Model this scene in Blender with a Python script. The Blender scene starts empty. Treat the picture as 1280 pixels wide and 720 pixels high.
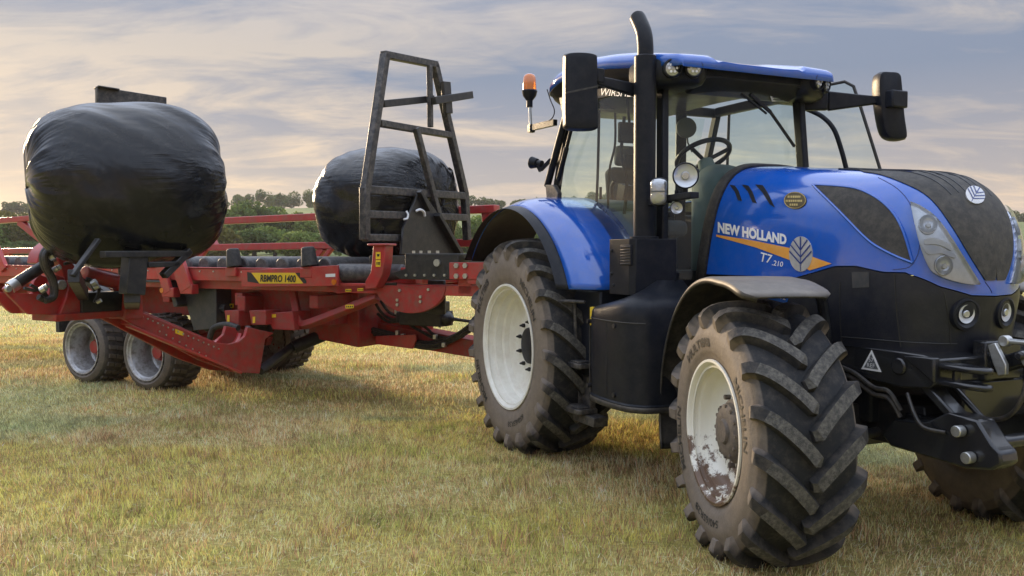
import bpy, bmesh, math, random
import numpy as np
from mathutils import Vector, Matrix
from mathutils.bvhtree import BVHTree
from mathutils.geometry import delaunay_2d_cdt
random.seed(7); RS = np.random.RandomState(11)
PI = math.pi; R = math.radians
sc = bpy.context.scene; COL = sc.collection

# ------------------------------------------------------------------ camera
FPX, CAMH, PITCH = 1060.0, 1.64, R(2.32)
cam = bpy.data.objects.new('camera', bpy.data.cameras.new('camera')); COL.objects.link(cam)
cam.location = (0, 0, CAMH); cam.rotation_euler = (PI/2 - PITCH, 0, 0)
cam.data.sensor_width = 36; cam.data.lens = FPX/1280*36; cam.data.clip_end = 5000; cam.data.clip_start = .05
sc.camera = cam
T_O, T_A = Vector((1.078, 7.528, 0)), R(-66.4)      # tractor: ground under the rear axle, heading
B_O, B_A = Vector((-3.82, 11.2, 0)), R(-29)         # trailer: ground under the front axle, heading
def ray_w(px, py):
    u = (px-640)/FPX; v = (360-py)/FPX; c, s = math.cos(PITCH), math.sin(PITCH)
    return Vector((u, c+v*s, v*c-s))
def to_frame(o, a):
    return Matrix.Rotation(-a, 4, 'Z') @ Matrix.Translation(-o)
T_INV, B_INV = to_frame(T_O, T_A), to_frame(B_O, B_A)
def on_plane(inv, px, py, ax, val):
    """a point of the photo, put on a plane of the tractor's or trailer's own frame"""
    o = inv @ Vector((0, 0, CAMH)); d = inv.to_3x3() @ ray_w(px, py)
    i = 'xyz'.index(ax); t = (val-o[i])/d[i]
    return o + t*d

# ------------------------------------------------------------------ materials
def nt(name):
    m = bpy.data.materials.new(name); m.use_nodes = True
    return m, m.node_tree.nodes, m.node_tree.links, m.node_tree.nodes['Principled BSDF']
def mat(name, col, rough=.5, metal=0., coat=0., dirt=None, ramp2=(.42, .72), dirt_amt=.5, dirt_scale=4., var=.12, bump=0., bscale=60., spec=.5, attr=None, stretch=None, rough_var=.12, up_lit=0., low=0.):
    m, N, L, P = nt(name)
    tc = N.new('ShaderNodeTexCoord'); vec = tc.outputs['Object']
    if stretch:
        mp = N.new('ShaderNodeMapping'); mp.inputs['Scale'].default_value = stretch; L.new(vec, mp.inputs['Vector']); vec = mp.outputs['Vector']
    n1 = N.new('ShaderNodeTexNoise'); n1.inputs['Scale'].default_value = dirt_scale; n1.inputs['Detail'].default_value = 8; n1.inputs['Roughness'].default_value = .65
    L.new(vec, n1.inputs['Vector'])
    r = N.new('ShaderNodeValToRGB'); r.color_ramp.elements[0].position = .3; r.color_ramp.elements[1].position = .7
    a = [max(0, c*(1-var)) for c in col]; b = [min(1, c*(1+var)) for c in col]
    r.color_ramp.elements[0].color = (*a, 1); r.color_ramp.elements[1].color = (*b, 1)
    L.new(n1.outputs['Fac'], r.inputs['Fac']); out = r.outputs['Color']
    if dirt:
        n2 = N.new('ShaderNodeTexNoise'); n2.inputs['Scale'].default_value = dirt_scale*2.3; n2.inputs['Detail'].default_value = 10; n2.inputs['Roughness'].default_value = .72
        L.new(vec, n2.inputs['Vector'])
        r2 = N.new('ShaderNodeValToRGB'); r2.color_ramp.elements[0].position, r2.color_ramp.elements[1].position = ramp2
        r2.color_ramp.elements[0].color = (0, 0, 0, 1); r2.color_ramp.elements[1].color = (dirt_amt,)*3+(1,)
        nf = n2.outputs['Fac']
        if low:      # mud gathers at the bottom
            s0 = N.new('ShaderNodeSeparateXYZ'); L.new(tc.outputs['Object'], s0.inputs[0]); q0 = N.new('ShaderNodeMath'); q0.operation = 'MULTIPLY_ADD'; q0.inputs[1].default_value = -low; q0.inputs[2].default_value = -low*.12
            L.new(s0.outputs['Z'], q0.inputs[0]); a0 = N.new('ShaderNodeMath'); a0.operation = 'ADD'; L.new(q0.outputs[0], a0.inputs[0]); L.new(nf, a0.inputs[1]); nf = a0.outputs[0]
        L.new(nf, r2.inputs['Fac']); fac = r2.outputs['Color']
        if up_lit:  # up-facing faces tinted pale: sunlight on top put into the colour
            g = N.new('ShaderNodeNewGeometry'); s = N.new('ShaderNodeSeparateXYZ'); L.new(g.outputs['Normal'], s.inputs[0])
            mu = N.new('ShaderNodeMath'); mu.operation = 'MULTIPLY'; mu.use_clamp = True; mu.inputs[1].default_value = up_lit; L.new(s.outputs['Z'], mu.inputs[0])
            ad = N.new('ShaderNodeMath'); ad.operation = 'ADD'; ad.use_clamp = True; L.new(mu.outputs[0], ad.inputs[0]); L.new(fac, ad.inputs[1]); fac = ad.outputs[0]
        if attr:
            at = N.new('ShaderNodeAttribute'); at.attribute_name = attr
            mm = N.new('ShaderNodeMath'); mm.operation = 'MULTIPLY_ADD'; mm.use_clamp = True; mm.inputs[1].default_value = .75
            L.new(n2.outputs['Fac'], mm.inputs[0]); sub = N.new('ShaderNodeMath'); sub.operation = 'SUBTRACT'; sub.inputs[1].default_value = .42
            L.new(at.outputs['Fac'], sub.inputs[0]); L.new(sub.outputs[0], mm.inputs[2]); fac = mm.outputs[0]
        mx = N.new('ShaderNodeMix'); mx.data_type = 'RGBA'; mx.inputs['B'].default_value = (*dirt, 1)
        L.new(fac, mx.inputs['Factor']); L.new(out, mx.inputs['A']); out = mx.outputs['Result']
    L.new(out, P.inputs['Base Color'])
    mr = N.new('ShaderNodeMapRange'); mr.inputs['To Min'].default_value = max(.02, rough-rough_var); mr.inputs['To Max'].default_value = min(1, rough+rough_var)
    L.new(n1.outputs['Fac'], mr.inputs['Value']); L.new(mr.outputs['Result'], P.inputs['Roughness'])
    P.inputs['Metallic'].default_value = metal; P.inputs['Coat Weight'].default_value = coat; P.inputs['Coat Roughness'].default_value = .06
    P.inputs['Specular IOR Level'].default_value = spec
    if bump:
        n3 = N.new('ShaderNodeTexNoise'); n3.inputs['Scale'].default_value = bscale; n3.inputs['Detail'].default_value = 5; L.new(vec, n3.inputs['Vector'])
        bp = N.new('ShaderNodeBump'); bp.inputs['Strength'].default_value = bump; bp.inputs['Distance'].default_value = .01
        L.new(n3.outputs['Fac'], bp.inputs['Height']); L.new(bp.outputs['Normal'], P.inputs['Normal'])
    return m
M = {}
DUST = (.255, .208, .165); HAY = (.30, .24, .13)
M['blue'] = mat('blue_paint', (.005, .095, .50), .17, coat=1., dirt=(.20, .19, .18), dirt_amt=.14, dirt_scale=5, var=.06, rough_var=.05)
M['black'] = mat('black_plastic', (.009, .011, .017), .36, spec=.20, dirt=(.09, .085, .08), dirt_amt=.16, dirt_scale=5, bump=.12, bscale=220)
M['gloss'] = mat('black_gloss', (.012, .013, .016), .22, coat=.3, dirt=(.1, .09, .08), dirt_amt=.15)
M['engine'] = mat('engine_side_panel', (.012, .014, .022), .36, spec=.35, dirt=(.10, .09, .08), dirt_amt=.16, dirt_scale=6, bump=.1, bscale=120)
M['steel'] = mat('black_steel', (.014, .015, .018), .4, dirt=(.12, .10, .085), dirt_amt=.3, dirt_scale=7, bump=.15, bscale=80)
M['worn'] = mat('worn_black_steel', (.024, .024, .027), .45, dirt=(.22, .19, .16), dirt_amt=.6, dirt_scale=9, bump=.2, bscale=90)
M['red'] = mat('red_paint', (.43, .030, .030), .38, coat=.25, dirt=(.19, .115, .09), dirt_amt=.62, dirt_scale=4, var=.2, bump=.06, bscale=50)
M['reddirty'] = mat('dirty_red_paint', (.34, .026, .024), .5, dirt=(.16, .10, .075), dirt_amt=.8, dirt_scale=5, var=.25, bump=.15, bscale=60)
M['white'] = mat('white_rim_paint', (.80, .79, .72), .4, dirt=(.40, .30, .19), dirt_amt=.3, dirt_scale=4, var=.05)
M['mudrim'] = mat('muddy_white_rim', (.78, .77, .70), .45, dirt=(.13, .075, .045), dirt_amt=1.0, dirt_scale=3.2, ramp2=(.54, .60), low=.55, var=.05, bump=.1)
M['lugtop'] = mat('worn_lug_rubber', (.055, .053, .050), .75, dirt=(.21, .195, .165), dirt_amt=.75, dirt_scale=16, bump=.5, bscale=130, spec=.25)
M['rust'] = mat('muddy_hub', (.085, .075, .07), .65, dirt=(.19, .15, .12), dirt_amt=.7, dirt_scale=9, bump=.3)
M['alu'] = mat('silver_rim', (.42, .42, .43), .38, metal=.5, dirt=(.10, .075, .055), dirt_amt=.9, dirt_scale=5)
M['zinc'] = mat('zinc_metal', (.55, .56, .55), .35, metal=.8, dirt=(.2, .17, .13), dirt_amt=.4, dirt_scale=20)
M['tyre'] = mat('tyre_rubber', (.017, .018, .020), .7, dirt=DUST, dirt_amt=.8, dirt_scale=7, attr='dust', bump=.2, bscale=60, spec=.3)
M['rubber'] = mat('black_rubber', (.020, .020, .021), .6, dirt=(.14, .12, .1), dirt_amt=.4, dirt_scale=12, bump=.2, bscale=60)
M['roller'] = mat('roller_rubber', (.045, .045, .05), .5, dirt=(.2, .19, .18), dirt_amt=.6, dirt_scale=8, bump=.2)
M['hose'] = mat('hose_rubber', (.016, .016, .017), .45, dirt=(.15, .12, .09), dirt_amt=.5, dirt_scale=14)
M['letter'] = mat('white_lettering', (.80, .80, .80), .45, var=.03)
M['orange'] = mat('orange_stripe', (.78, .33, .045), .35, dirt=(.82, .5, .2), dirt_amt=.6, dirt_scale=3, var=.15)
M['silver'] = mat('silver_emblem', (.55, .55, .56), .3, metal=.5, var=.15, dirt_scale=12)
M['navy'] = mat('dark_blue_line', (.015, .04, .2), .4)
M['bronze'] = mat('bronze_badge', (.10, .075, .035), .4, metal=.4)
M['gold'] = mat('gold_letter', (.55, .42, .16), .4, metal=.4)
M['yellow'] = mat('yellow_sticker', (.80, .55, .03), .5, var=.05)
M['ink'] = mat('sticker_ink', (.02, .02, .02), .5)
M['paper'] = mat('white_sticker', (.75, .77, .78), .5)
M['mesh'] = mat('dark_mesh', (.028, .026, .024), .6, dirt=(.11, .095, .075), dirt_amt=.7, dirt_scale=9, bump=.5, bscale=420)
M['grey'] = mat('grey_plastic', (.09, .10, .11), .6, var=.15)
M['seat'] = mat('seat_fabric', (.045, .055, .07), .85, bump=.2)
M['trim'] = mat('cab_trim', (.17, .22, .225), .7, var=.1)
M['mudflap'] = mat('dark_grey_panel', (.035, .037, .04), .5, dirt=(.13, .11, .09), dirt_amt=.45, dirt_scale=5)
M['fenderlip'] = mat('dusty_sunlit_plastic', (.016, .016, .018), .5, dirt=(.36, .31, .25), dirt_amt=.18, dirt_scale=6, up_lit=.4)  # pale up-facing tops are sunlight put into the colour; blotches are dust
M['sticker_blue'] = mat('blue_sticker', (.02, .16, .7), .4)
def glass(name, tint, fres=1.45, gl=1.0):
    m, N, L, P = nt(name); N.remove(P)
    t = N.new('ShaderNodeBsdfTransparent'); t.inputs['Color'].default_value = (*tint, 1)
    g = N.new('ShaderNodeBsdfGlossy'); g.inputs['Roughness'].default_value = .03
    f = N.new('ShaderNodeFresnel'); f.inputs['IOR'].default_value = fres
    tc = N.new('ShaderNodeTexCoord'); n = N.new('ShaderNodeTexNoise'); n.inputs['Scale'].default_value = 3.; n.inputs['Detail'].default_value = 6
    L.new(tc.outputs['Object'], n.inputs['Vector'])
    d = N.new('ShaderNodeBsdfDiffuse'); d.inputs['Color'].default_value = (.5, .5, .45, 1)
    mr = N.new('ShaderNodeMapRange'); mr.inputs['From Min'].default_value = .4; mr.inputs['From Max'].default_value = .75; mr.inputs['To Max'].default_value = .08
    L.new(n.outputs['Fac'], mr.inputs['Value'])
    m1 = N.new('ShaderNodeMixShader'); m2 = N.new('ShaderNodeMixShader')
    L.new(f.outputs[0], m1.inputs[0]); L.new(t.outputs[0], m1.inputs[1]); L.new(g.outputs[0], m1.inputs[2])
    L.new(mr.outputs['Result'], m2.inputs[0]); L.new(m1.outputs[0], m2.inputs[1]); L.new(d.outputs[0], m2.inputs[2])
    L.new(m2.outputs[0], N['Material Output'].inputs['Surface'])
    return m
M['glass'] = glass('tinted_cab_glass', (.88, .965, .945))
M['lens'] = glass('clear_lens', (.88, .90, .92), 1.6)
def lens_mat(name, col, rough=.12, em=None):
    m, N, L, P = nt(name)
    P.inputs['Base Color'].default_value = (*col, 1); P.inputs['Roughness'].default_value = rough; P.inputs['Coat Weight'].default_value = 1
    tc = N.new('ShaderNodeTexCoord'); w = N.new('ShaderNodeTexVoronoi'); w.inputs['Scale'].default_value = 110; L.new(tc.outputs['Object'], w.inputs['Vector'])
    b = N.new('ShaderNodeBump'); b.inputs['Strength'].default_value = .35; b.inputs['Distance'].default_value = .003; L.new(w.outputs['Distance'], b.inputs['Height']); L.new(b.outputs['Normal'], P.inputs['Normal'])
    return m
M['lamp'] = lens_mat('lamp_glass', (.42, .44, .47), .12); M['lamp'].node_tree.nodes['Principled BSDF'].inputs['Metallic'].default_value = .6
M['headlamp'] = mat('headlamp_shell', (.72, .75, .80), .22, metal=.25, var=.2, dirt_scale=9)
M['bowl'] = mat('lamp_bowl', (.60, .63, .68), .15, metal=.35, var=.1)
M['chrome'] = mat('chrome_bowl', (.62, .64, .67), .12, metal=.95, rough_var=.03)
M['bulb'] = mat('white_lamp_strip', (.9, .92, .95), .2)
M['amber'] = lens_mat('amber_lens', (.85, .22, .01), .2)
M['amber'].node_tree.nodes['Principled BSDF'].inputs['Transmission Weight'].default_value = .35
M['mirror'] = mat('mirror_glass', (.7, .7, .7), .05, metal=1., rough_var=.01)

# bale film: black stretch plastic, fine wrinkles along the wrap
def film(name='black_stretch_film', streak=.6, lo=.40, hi=.62):
    m, N, L, P = nt(name)
    tc = N.new('ShaderNodeTexCoord')
    def noise(sc_, detail, st, dist=0):
        mp = N.new('ShaderNodeMapping'); mp.inputs['Scale'].default_value = st; L.new(tc.outputs['Object'], mp.inputs['Vector'])
        n = N.new('ShaderNodeTexNoise'); n.inputs['Scale'].default_value = sc_; n.inputs['Detail'].default_value = detail; n.inputs['Distortion'].default_value = dist
        L.new(mp.outputs['Vector'], n.inputs['Vector']); return n
    a = noise(4, 7, (.45, 7.5, 7.5), .5); b = noise(1.9, 3, (1, 1, 1)); c = noise(9, 6, (1, 1, 1), 1.2)
    P.inputs['Base Color'].default_value = (.012, .012, .014, 1)
    r = N.new('ShaderNodeValToRGB'); r.color_ramp.elements[0].color = (.009, .010, .013, 1); r.color_ramp.elements[1].color = (.024, .023, .024, 1)
    r.color_ramp.elements[0].position = .5; r.color_ramp.elements[1].position = .8
    L.new(c.outputs['Fac'], r.inputs['Fac']); L.new(r.outputs['Color'], P.inputs['Base Color'])
    mr = N.new('ShaderNodeMapRange'); mr.inputs['To Min'].default_value = .10; mr.inputs['To Max'].default_value = .30; L.new(b.outputs['Fac'], mr.inputs['Value']); L.new(mr.outputs['Result'], P.inputs['Roughness'])
    mu = N.new('ShaderNodeMath'); mu.operation = 'MULTIPLY'; pw = N.new('ShaderNodeMapRange'); pw.inputs['From Min'].default_value = lo; pw.inputs['From Max'].default_value = hi; L.new(b.outputs['Fac'], pw.inputs['Value']); L.new(a.outputs['Fac'], mu.inputs[0]); L.new(pw.outputs['Result'], mu.inputs[1])
    b1 = N.new('ShaderNodeBump'); b1.inputs['Strength'].default_value = streak; b1.inputs['Distance'].default_value = .03; L.new(mu.outputs[0], b1.inputs['Height'])
    b2 = N.new('ShaderNodeBump'); b2.inputs['Strength'].default_value = .09; b2.inputs['Distance'].default_value = .012; L.new(c.outputs['Fac'], b2.inputs['Height']); L.new(b1.outputs['Normal'], b2.inputs['Normal'])
    L.new(b2.outputs['Normal'], P.inputs['Normal'])
    P.inputs['Specular IOR Level'].default_value = .36
    return m
M['film'] = film(); M['film_smooth'] = film('smooth_stretch_film', .5, .50, .70)

# ------------------------------------------------------------------ mesh helpers
class MB:
    def __init__(s): s.v = []; s.f = []
    def add(s, vs, fs):
        o = len(s.v); s.v += [tuple(v) for v in vs]; s.f += [tuple(i+o for i in f) for f in fs]; return s
    def box(s, a, b, rot=None, piv=None):
        x0, y0, z0 = a; x1, y1, z1 = b
        vs = [Vector(p) for p in ((x0,y0,z0),(x1,y0,z0),(x1,y1,z0),(x0,y1,z0),(x0,y0,z1),(x1,y0,z1),(x1,y1,z1),(x0,y1,z1))]
        if rot is not None:
            c = Vector(piv) if piv else (Vector(a)+Vector(b))/2
            vs = [c + rot @ (v-c) for v in vs]
        return s.add(vs, [(0,3,2,1),(4,5,6,7),(0,1,5,4),(1,2,6,5),(2,3,7,6),(3,0,4,7)])
    def beam(s, p, q, w, h, up=(0,0,1), w2=None, h2=None):
        p, q = Vector(p), Vector(q); d = (q-p).normalized(); up = Vector(up)
        side = d.cross(up)
        if side.length < 1e-4: side = d.cross(Vector((1,0,0)))
        side.normalize(); u = side.cross(d); w2 = w2 or w; h2 = h2 or h
        vs = [p+side*(a*w/2)+u*(b*h/2) for a, b in ((-1,-1),(1,-1),(1,1),(-1,1))] + [q+side*(a*w2/2)+u*(b*h2/2) for a, b in ((-1,-1),(1,-1),(1,1),(-1,1))]
        return s.add(vs, [(0,3,2,1),(4,5,6,7),(0,1,5,4),(1,2,6,5),(2,3,7,6),(3,0,4,7)])
    def tube(s, pts, r, n=10, smooth=0):
        pts = [Vector(p) for p in pts]
        if smooth: pts = crom(pts, smooth)
        rs = r if isinstance(r, (list, tuple)) else [r]*len(pts)
        if len(rs) != len(pts): rs = list(np.interp(np.linspace(0, 1, len(pts)), np.linspace(0, 1, len(rs)), rs))
        t = (pts[1]-pts[0]).normalized(); nrm = t.cross(Vector((0,0,1)))
        if nrm.length < 1e-3: nrm = t.cross(Vector((1,0,0)))
        nrm.normalize(); vs = []; k = len(pts)
        for i, p in enumerate(pts):
            t = (pts[min(i+1,k-1)]-pts[max(i-1,0)]).normalized(); nrm = (nrm - t*nrm.dot(t)).normalized(); b = t.cross(nrm)
            for j in range(n):
                a = 2*PI*j/n; vs.append(p + (nrm*math.cos(a)+b*math.sin(a))*rs[i])
        fs = [(i*n+j, i*n+(j+1)%n, (i+1)*n+(j+1)%n, (i+1)*n+j) for i in range(k-1) for j in range(n)]
        fs += [tuple(range(n-1,-1,-1)), tuple((k-1)*n+j for j in range(n))]
        return s.add(vs, fs)
    def cyl(s, p, q, r, n=20, r2=None): return s.tube([p, q], [r, r2 if r2 is not None else r], n)
    def prism(s, poly, ax, a, b):
        def P(u, v, w): return (u, w, v) if ax == 'y' else (w, u, v) if ax == 'x' else (u, v, w)
        n = len(poly); vs = [P(u, v, a) for u, v in poly] + [P(u, v, b) for u, v in poly]
        return s.add(vs, [tuple(range(n-1,-1,-1)), tuple(range(n, 2*n))] + [(i, (i+1)%n, n+(i+1)%n, n+i) for i in range(n)])
    def lathe(s, prof, n=64, c=(0,0,0), ax='y', closed=False):
        """prof: (axial, radius) pairs turned about the axis through c"""
        vs = []; k = len(prof)
        for a, r in prof:
            for j in range(n):
                t = 2*PI*j/n; u, v = r*math.cos(t), r*math.sin(t)
                p = (u, a, v) if ax == 'y' else (a, u, v) if ax == 'x' else (u, v, a)
                vs.append((p[0]+c[0], p[1]+c[1], p[2]+c[2]))
        fs = [(i*n+j, i*n+(j+1)%n, ((i+1)%k)*n+(j+1)%n, ((i+1)%k)*n+j) for i in range(k if closed else k-1) for j in range(n)]
        return s.add(vs, fs)
    def grid(s, pts):
        r, c = len(pts), len(pts[0])
        return s.add([p for row in pts for p in row], [(i*c+j, i*c+j+1, (i+1)*c+j+1, (i+1)*c+j) for i in range(r-1) for j in range(c-1)])
    def bolt(s, p, d, r=.012, h=.012):
        p, d = Vector(p), Vector(d).normalized(); return s.tube([p-d*.004, p+d*h], r, 6)
    def build(s, name, m, parent=None, smooth=35, bevel=0, solid=0, recalc=True, segs=2):
        me = bpy.data.meshes.new(name); me.from_pydata(s.v, [], s.f)
        if recalc:
            bm = bmesh.new(); bm.from_mesh(me); bmesh.ops.recalc_face_normals(bm, faces=bm.faces); bm.to_mesh(me); bm.free()
        me.update()
        if smooth:
            me.polygons.foreach_set('use_smooth', [True]*len(me.polygons)); me.set_sharp_from_angle(angle=R(smooth))
        o = bpy.data.objects.new(name, me); COL.objects.link(o); me.materials.append(M[m] if isinstance(m, str) else m)
        if parent is not None: o.parent = parent
        if solid:
            q = o.modifiers.new('t', 'SOLIDIFY'); q.thickness = abs(solid); q.offset = 1 if solid > 0 else -1
        if bevel:
            q = o.modifiers.new('b', 'BEVEL'); q.width = bevel; q.segments = segs; q.limit_method = 'ANGLE'; q.angle_limit = R(32)
        return o
def islands(mb):
    p = list(range(len(mb.v)))
    def f(i):
        while p[i] != i: p[i] = p[p[i]]; i = p[i]
        return i
    for q in mb.f:
        a = f(q[0])
        for j in q[1:]: p[f(j)] = a
    g = {}
    for q in mb.f: g.setdefault(f(q[0]), []).append(q)
    out = []
    for fs in g.values():
        u = sorted({i for q in fs for i in q}); ix = {a: b for b, a in enumerate(u)}; m = MB(); m.v = [mb.v[i] for i in u]; m.f = [tuple(ix[i] for i in q) for q in fs]; out.append(m)
    return out
def each(mb, name, *a, **k):
    """one object for every loose piece"""
    return [m.build(name, *a, **k) for m in islands(mb)]
def crom(P, n):
    P = [Vector(p) for p in P]; out = []
    for i in range(len(P)-1):
        a, b, c, d = P[max(i-1,0)], P[i], P[i+1], P[min(i+2,len(P)-1)]
        for k in range(n):
            t = k/n; out.append(.5*((2*b)+(c-a)*t+(2*a-5*b+4*c-d)*t*t+(3*b-a-3*c+d)*t**3))
    return out+[P[-1]]
def crom2(P, n, closed=False):
    if closed:
        Q = [P[-1]]+list(P)+[P[0], P[1]]; r = crom([(*p, 0) for p in Q], n)[n:-n]
        return [(p.x, p.y) for p in r[:-1]]
    return [(p.x, p.y) for p in crom([(*p, 0) for p in P], n)]
def empty(name, loc=(0,0,0), rot=(0,0,0), parent=None):
    o = bpy.data.objects.new(name, None); o.empty_display_size = .2; o.location = loc; o.rotation_euler = rot; COL.objects.link(o)
    if parent is not None: o.parent = parent
    return o
def tag(o, label=None, cat=None, group=None, kind=None):
    for k, v in (('label', label), ('category', cat), ('group', group), ('kind', kind)):
        if v: o[k] = v
    return o
def text_mesh(s, size=1., bold=0., shear=0., res=3):
    cu = bpy.data.curves.new('txt', 'FONT'); cu.body = s; cu.size = size; cu.offset = bold; cu.shear = shear; cu.resolution_u = res
    o = bpy.data.objects.new('txt', cu); COL.objects.link(o); dg = bpy.context.evaluated_depsgraph_get(); dg.update()
    me = bpy.data.meshes.new_from_object(o.evaluated_get(dg))
    bm = bmesh.new(); bm.from_mesh(me); bmesh.ops.triangulate(bm, faces=bm.faces)
    vs = [(v.co.x, v.co.y) for v in bm.verts]; bm.verts.index_update(); fs = [tuple(v.index for v in f.verts) for f in bm.faces]; bm.free()
    bpy.data.objects.remove(o); bpy.data.curves.remove(cu); bpy.data.meshes.remove(me)
    x0 = min(v[0] for v in vs); x1 = max(v[0] for v in vs); y0 = min(v[1] for v in vs); y1 = max(v[1] for v in vs)
    return [((x-x0)/(x1-x0), (y-y0)/(y1-y0)) for x, y in vs], fs, (x1-x0)/(y1-y0)
def flat_text(mb, s, p0, u, v, bold=.0, shear=0, th=.003):
    """letters on a plane: p0 lower left corner, u width vector, v height vector"""
    vs, fs, _ = text_mesh(s, bold=bold, shear=shear); p0, u, v = Vector(p0), Vector(u), Vector(v); n = u.cross(v).normalized()*th
    mb.add([p0+u*a+v*b+n for a, b in vs], fs)
def vnoise(x, y, seed=0):
    """value noise for arrays, 0..1"""
    xi = np.floor(x).astype(np.int64); yi = np.floor(y).astype(np.int64); fx = x-xi; fy = y-yi
    fx = fx*fx*(3-2*fx); fy = fy*fy*(3-2*fy)
    def h(a, b):
        n = (a*374761393 + b*668265263 + seed*974711) & 0x7fffffff; n = (n ^ (n >> 13))*1274126177 & 0x7fffffff; return ((n ^ (n >> 16)) & 0xffff)/65535.
    return (h(xi,yi)*(1-fx)+h(xi+1,yi)*fx)*(1-fy)+(h(xi,yi+1)*(1-fx)+h(xi+1,yi+1)*fx)*fy
def fbm(x, y, seed=0, o=4):
    s = 0; a = .5; t = 0
    for k in range(o): s = s+a*vnoise(x*2**k, y*2**k, seed+k*17); t += a; a *= .5
    return s/t
# ================================================================== TRACTOR (frame: x forward, y left, z up, origin under the rear axle)
tractor = empty('tractor', T_O, (0, 0, T_A))
tag(tractor, 'blue farm tractor with white wheel rims and tall black exhaust hitched to red trailer', 'tractor')

def tyre_profile(w, Rc, rr):
    h = [(0, Rc), (.2*w, Rc-.004), (.35*w, Rc-.016), (.43*w, Rc-.040), (.475*w, Rc-.095), (.5*w, rr+(Rc-rr)*.52), (.492*w, rr+(Rc-rr)*.28), (.465*w, rr+.045), (.44*w, rr+.018), (.415*w, rr-.004)]
    return crom2(h, 5)
def wheel_asm(parent, loc, steer, side, Rt, rr, w, axle, nl, lw, lh, kind, words=(), label=None):
    """side -1: the right wheel, its outer face towards -y. Local o = outward, theta from +x up"""
    wh = empty('wheel', loc, (0, 0, steer), parent)
    if label: wh['label'] = label
    Rc = Rt-lh; half = tyre_profile(w, Rc, rr)
    V = []; F = []; D = []; TOP = set()
    prof = [(-o, r) for o, r in half[::-1]] + half[1:]
    n = 120; k = len(prof)
    for o, r in prof:
        for j in range(n):
            t = 2*PI*j/n; V.append((r*math.cos(t), o, r*math.sin(t)))
            D.append(.06 if r > Rc-.03 else (.80 if r < Rc-.075 else .5))
    F += [(i*n+j, i*n+(j+1)%n, (i+1)*n+(j+1)%n, (i+1)*n+j) for i in range(k-1) for j in range(n)]
    # arc-length lookup along half profile for the lugs
    hp = [h for h in half if h[1] > Rc-.135*(Rt/.8)]
    L = [0]
    for a, b in zip(hp, hp[1:]): L.append(L[-1]+math.hypot(b[0]-a[0], b[1]-a[1]))
    def at(s):
        o = np.interp(s, L, [h[0] for h in hp]); r = np.interp(s, L, [h[1] for h in hp])
        e = .004; o2, r2 = np.interp(s+e, L, [h[0] for h in hp]), np.interp(s+e, L, [h[1] for h in hp]); o1, r1 = np.interp(max(s-e,0), L, [h[0] for h in hp]), np.interp(max(s-e,0), L, [h[1] for h in hp])
        d = math.hypot(o2-o1, r2-r1) or 1; return o, r, -(r2-r1)/d, (o2-o1)/d     # point and outward normal (no, nr)
    flat = w*.46; delta = .31*w*1.55/Rt; ns = 15
    for sd in (-1, 1):
        for q in range(nl):
            th0 = 2*PI*(q+(.5 if sd > 0 else 0))/nl + random.uniform(-.004, .004); rings = []
            for i in range(ns):
                t = i/(ns-1); s = -.035*w + t*(L[-1]-.012+.035*w)
                if s < 0: o, r, no, nr = s, Rc, 0, 1
                else: o, r, no, nr = at(s)
                u = min(1, max(0, s/flat)); th = th0 + delta*((u**.88) - .5) + (max(0, s/flat-1))*.05
                hh = lh*(.62 if i == 0 else 1)*(1 if s < flat*1.06 else max(.16, 1-(s-flat*1.06)/(L[-1]-flat*1.06)*.95))
                du = .5 if s < flat else .0
                ang = math.atan2(delta*Rt*du*2, flat)       # tilt of the lug's sides on the tread
                wt = lw*(.8 if i == 0 else 1); wb = wt*1.42
                rings.append((o, r, no, nr, th, hh, wt, wb))
            base = len(V)
            for i, (o, r, no, nr, th, hh, wt, wb) in enumerate(rings):
                a = rings[max(i-1, 0)]; b = rings[min(i+1, ns-1)]
                do, dth, dr = b[0]-a[0], (b[4]-a[4])*r, b[1]-a[1]
                # tangent in (o, tangential, radial); width direction = normal x tangent
                tv = Vector((do, dth, dr)).normalized(); nv = Vector((no, 0, nr)); wv = nv.cross(tv).normalized()
                for (ww, hgt, dd) in ((-wb, -.012, .05), (-wt, hh, .15), (wt, hh, .15), (wb, -.012, .05)):
                    p = Vector((o, 0, r)) + nv*hgt + wv*(ww/2)
                    th2 = th + p.y/r; rad = p.z
                    V.append((rad*math.cos(th2), sd*p.x, rad*math.sin(th2)))
                    D.append(dd if rad > Rc-.04 else .74)
            for i in range(ns-1):
                if ns*.06 < i+1 and rings[i+1][1] > Rc-.035: TOP.add(len(F)+1)
                for j in range(3): F.append((base+i*4+j, base+i*4+j+1, base+(i+1)*4+j+1, base+(i+1)*4+j))
            F.append((base, base+1, base+2, base+3)); F.append(tuple(base+(ns-1)*4+j for j in (3, 2, 1, 0)))
    W = []
    for x, o, z in V:
        r = math.hypot(x, z); lo = max(0, (-z)/Rt); bul = 1+.07*max(0, lo-.55)*(1 if r > rr+.03 else 0)
        if z < -axle+.004: z = -axle+.004
        W.append((x, (-o if side < 0 else o)*bul, z))
    mb = MB(); mb.v = W; mb.f = F
    ty = mb.build('tyre', 'tyre', wh, smooth=26); ty.data.materials.append(M['lugtop'])
    mi = np.zeros(len(F), np.int32); mi[list(TOP)] = 1; ty.data.polygons.foreach_set('material_index', mi)
    at_ = ty.data.attributes.new('dust', 'FLOAT', 'POINT'); at_.data.foreach_set('value', D)
    # ---- rim
    s = -1 if side < 0 else 1
    def S(p): return [(s*o, r) for o, r in p]
    rim = MB(); e = .47*w
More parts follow.
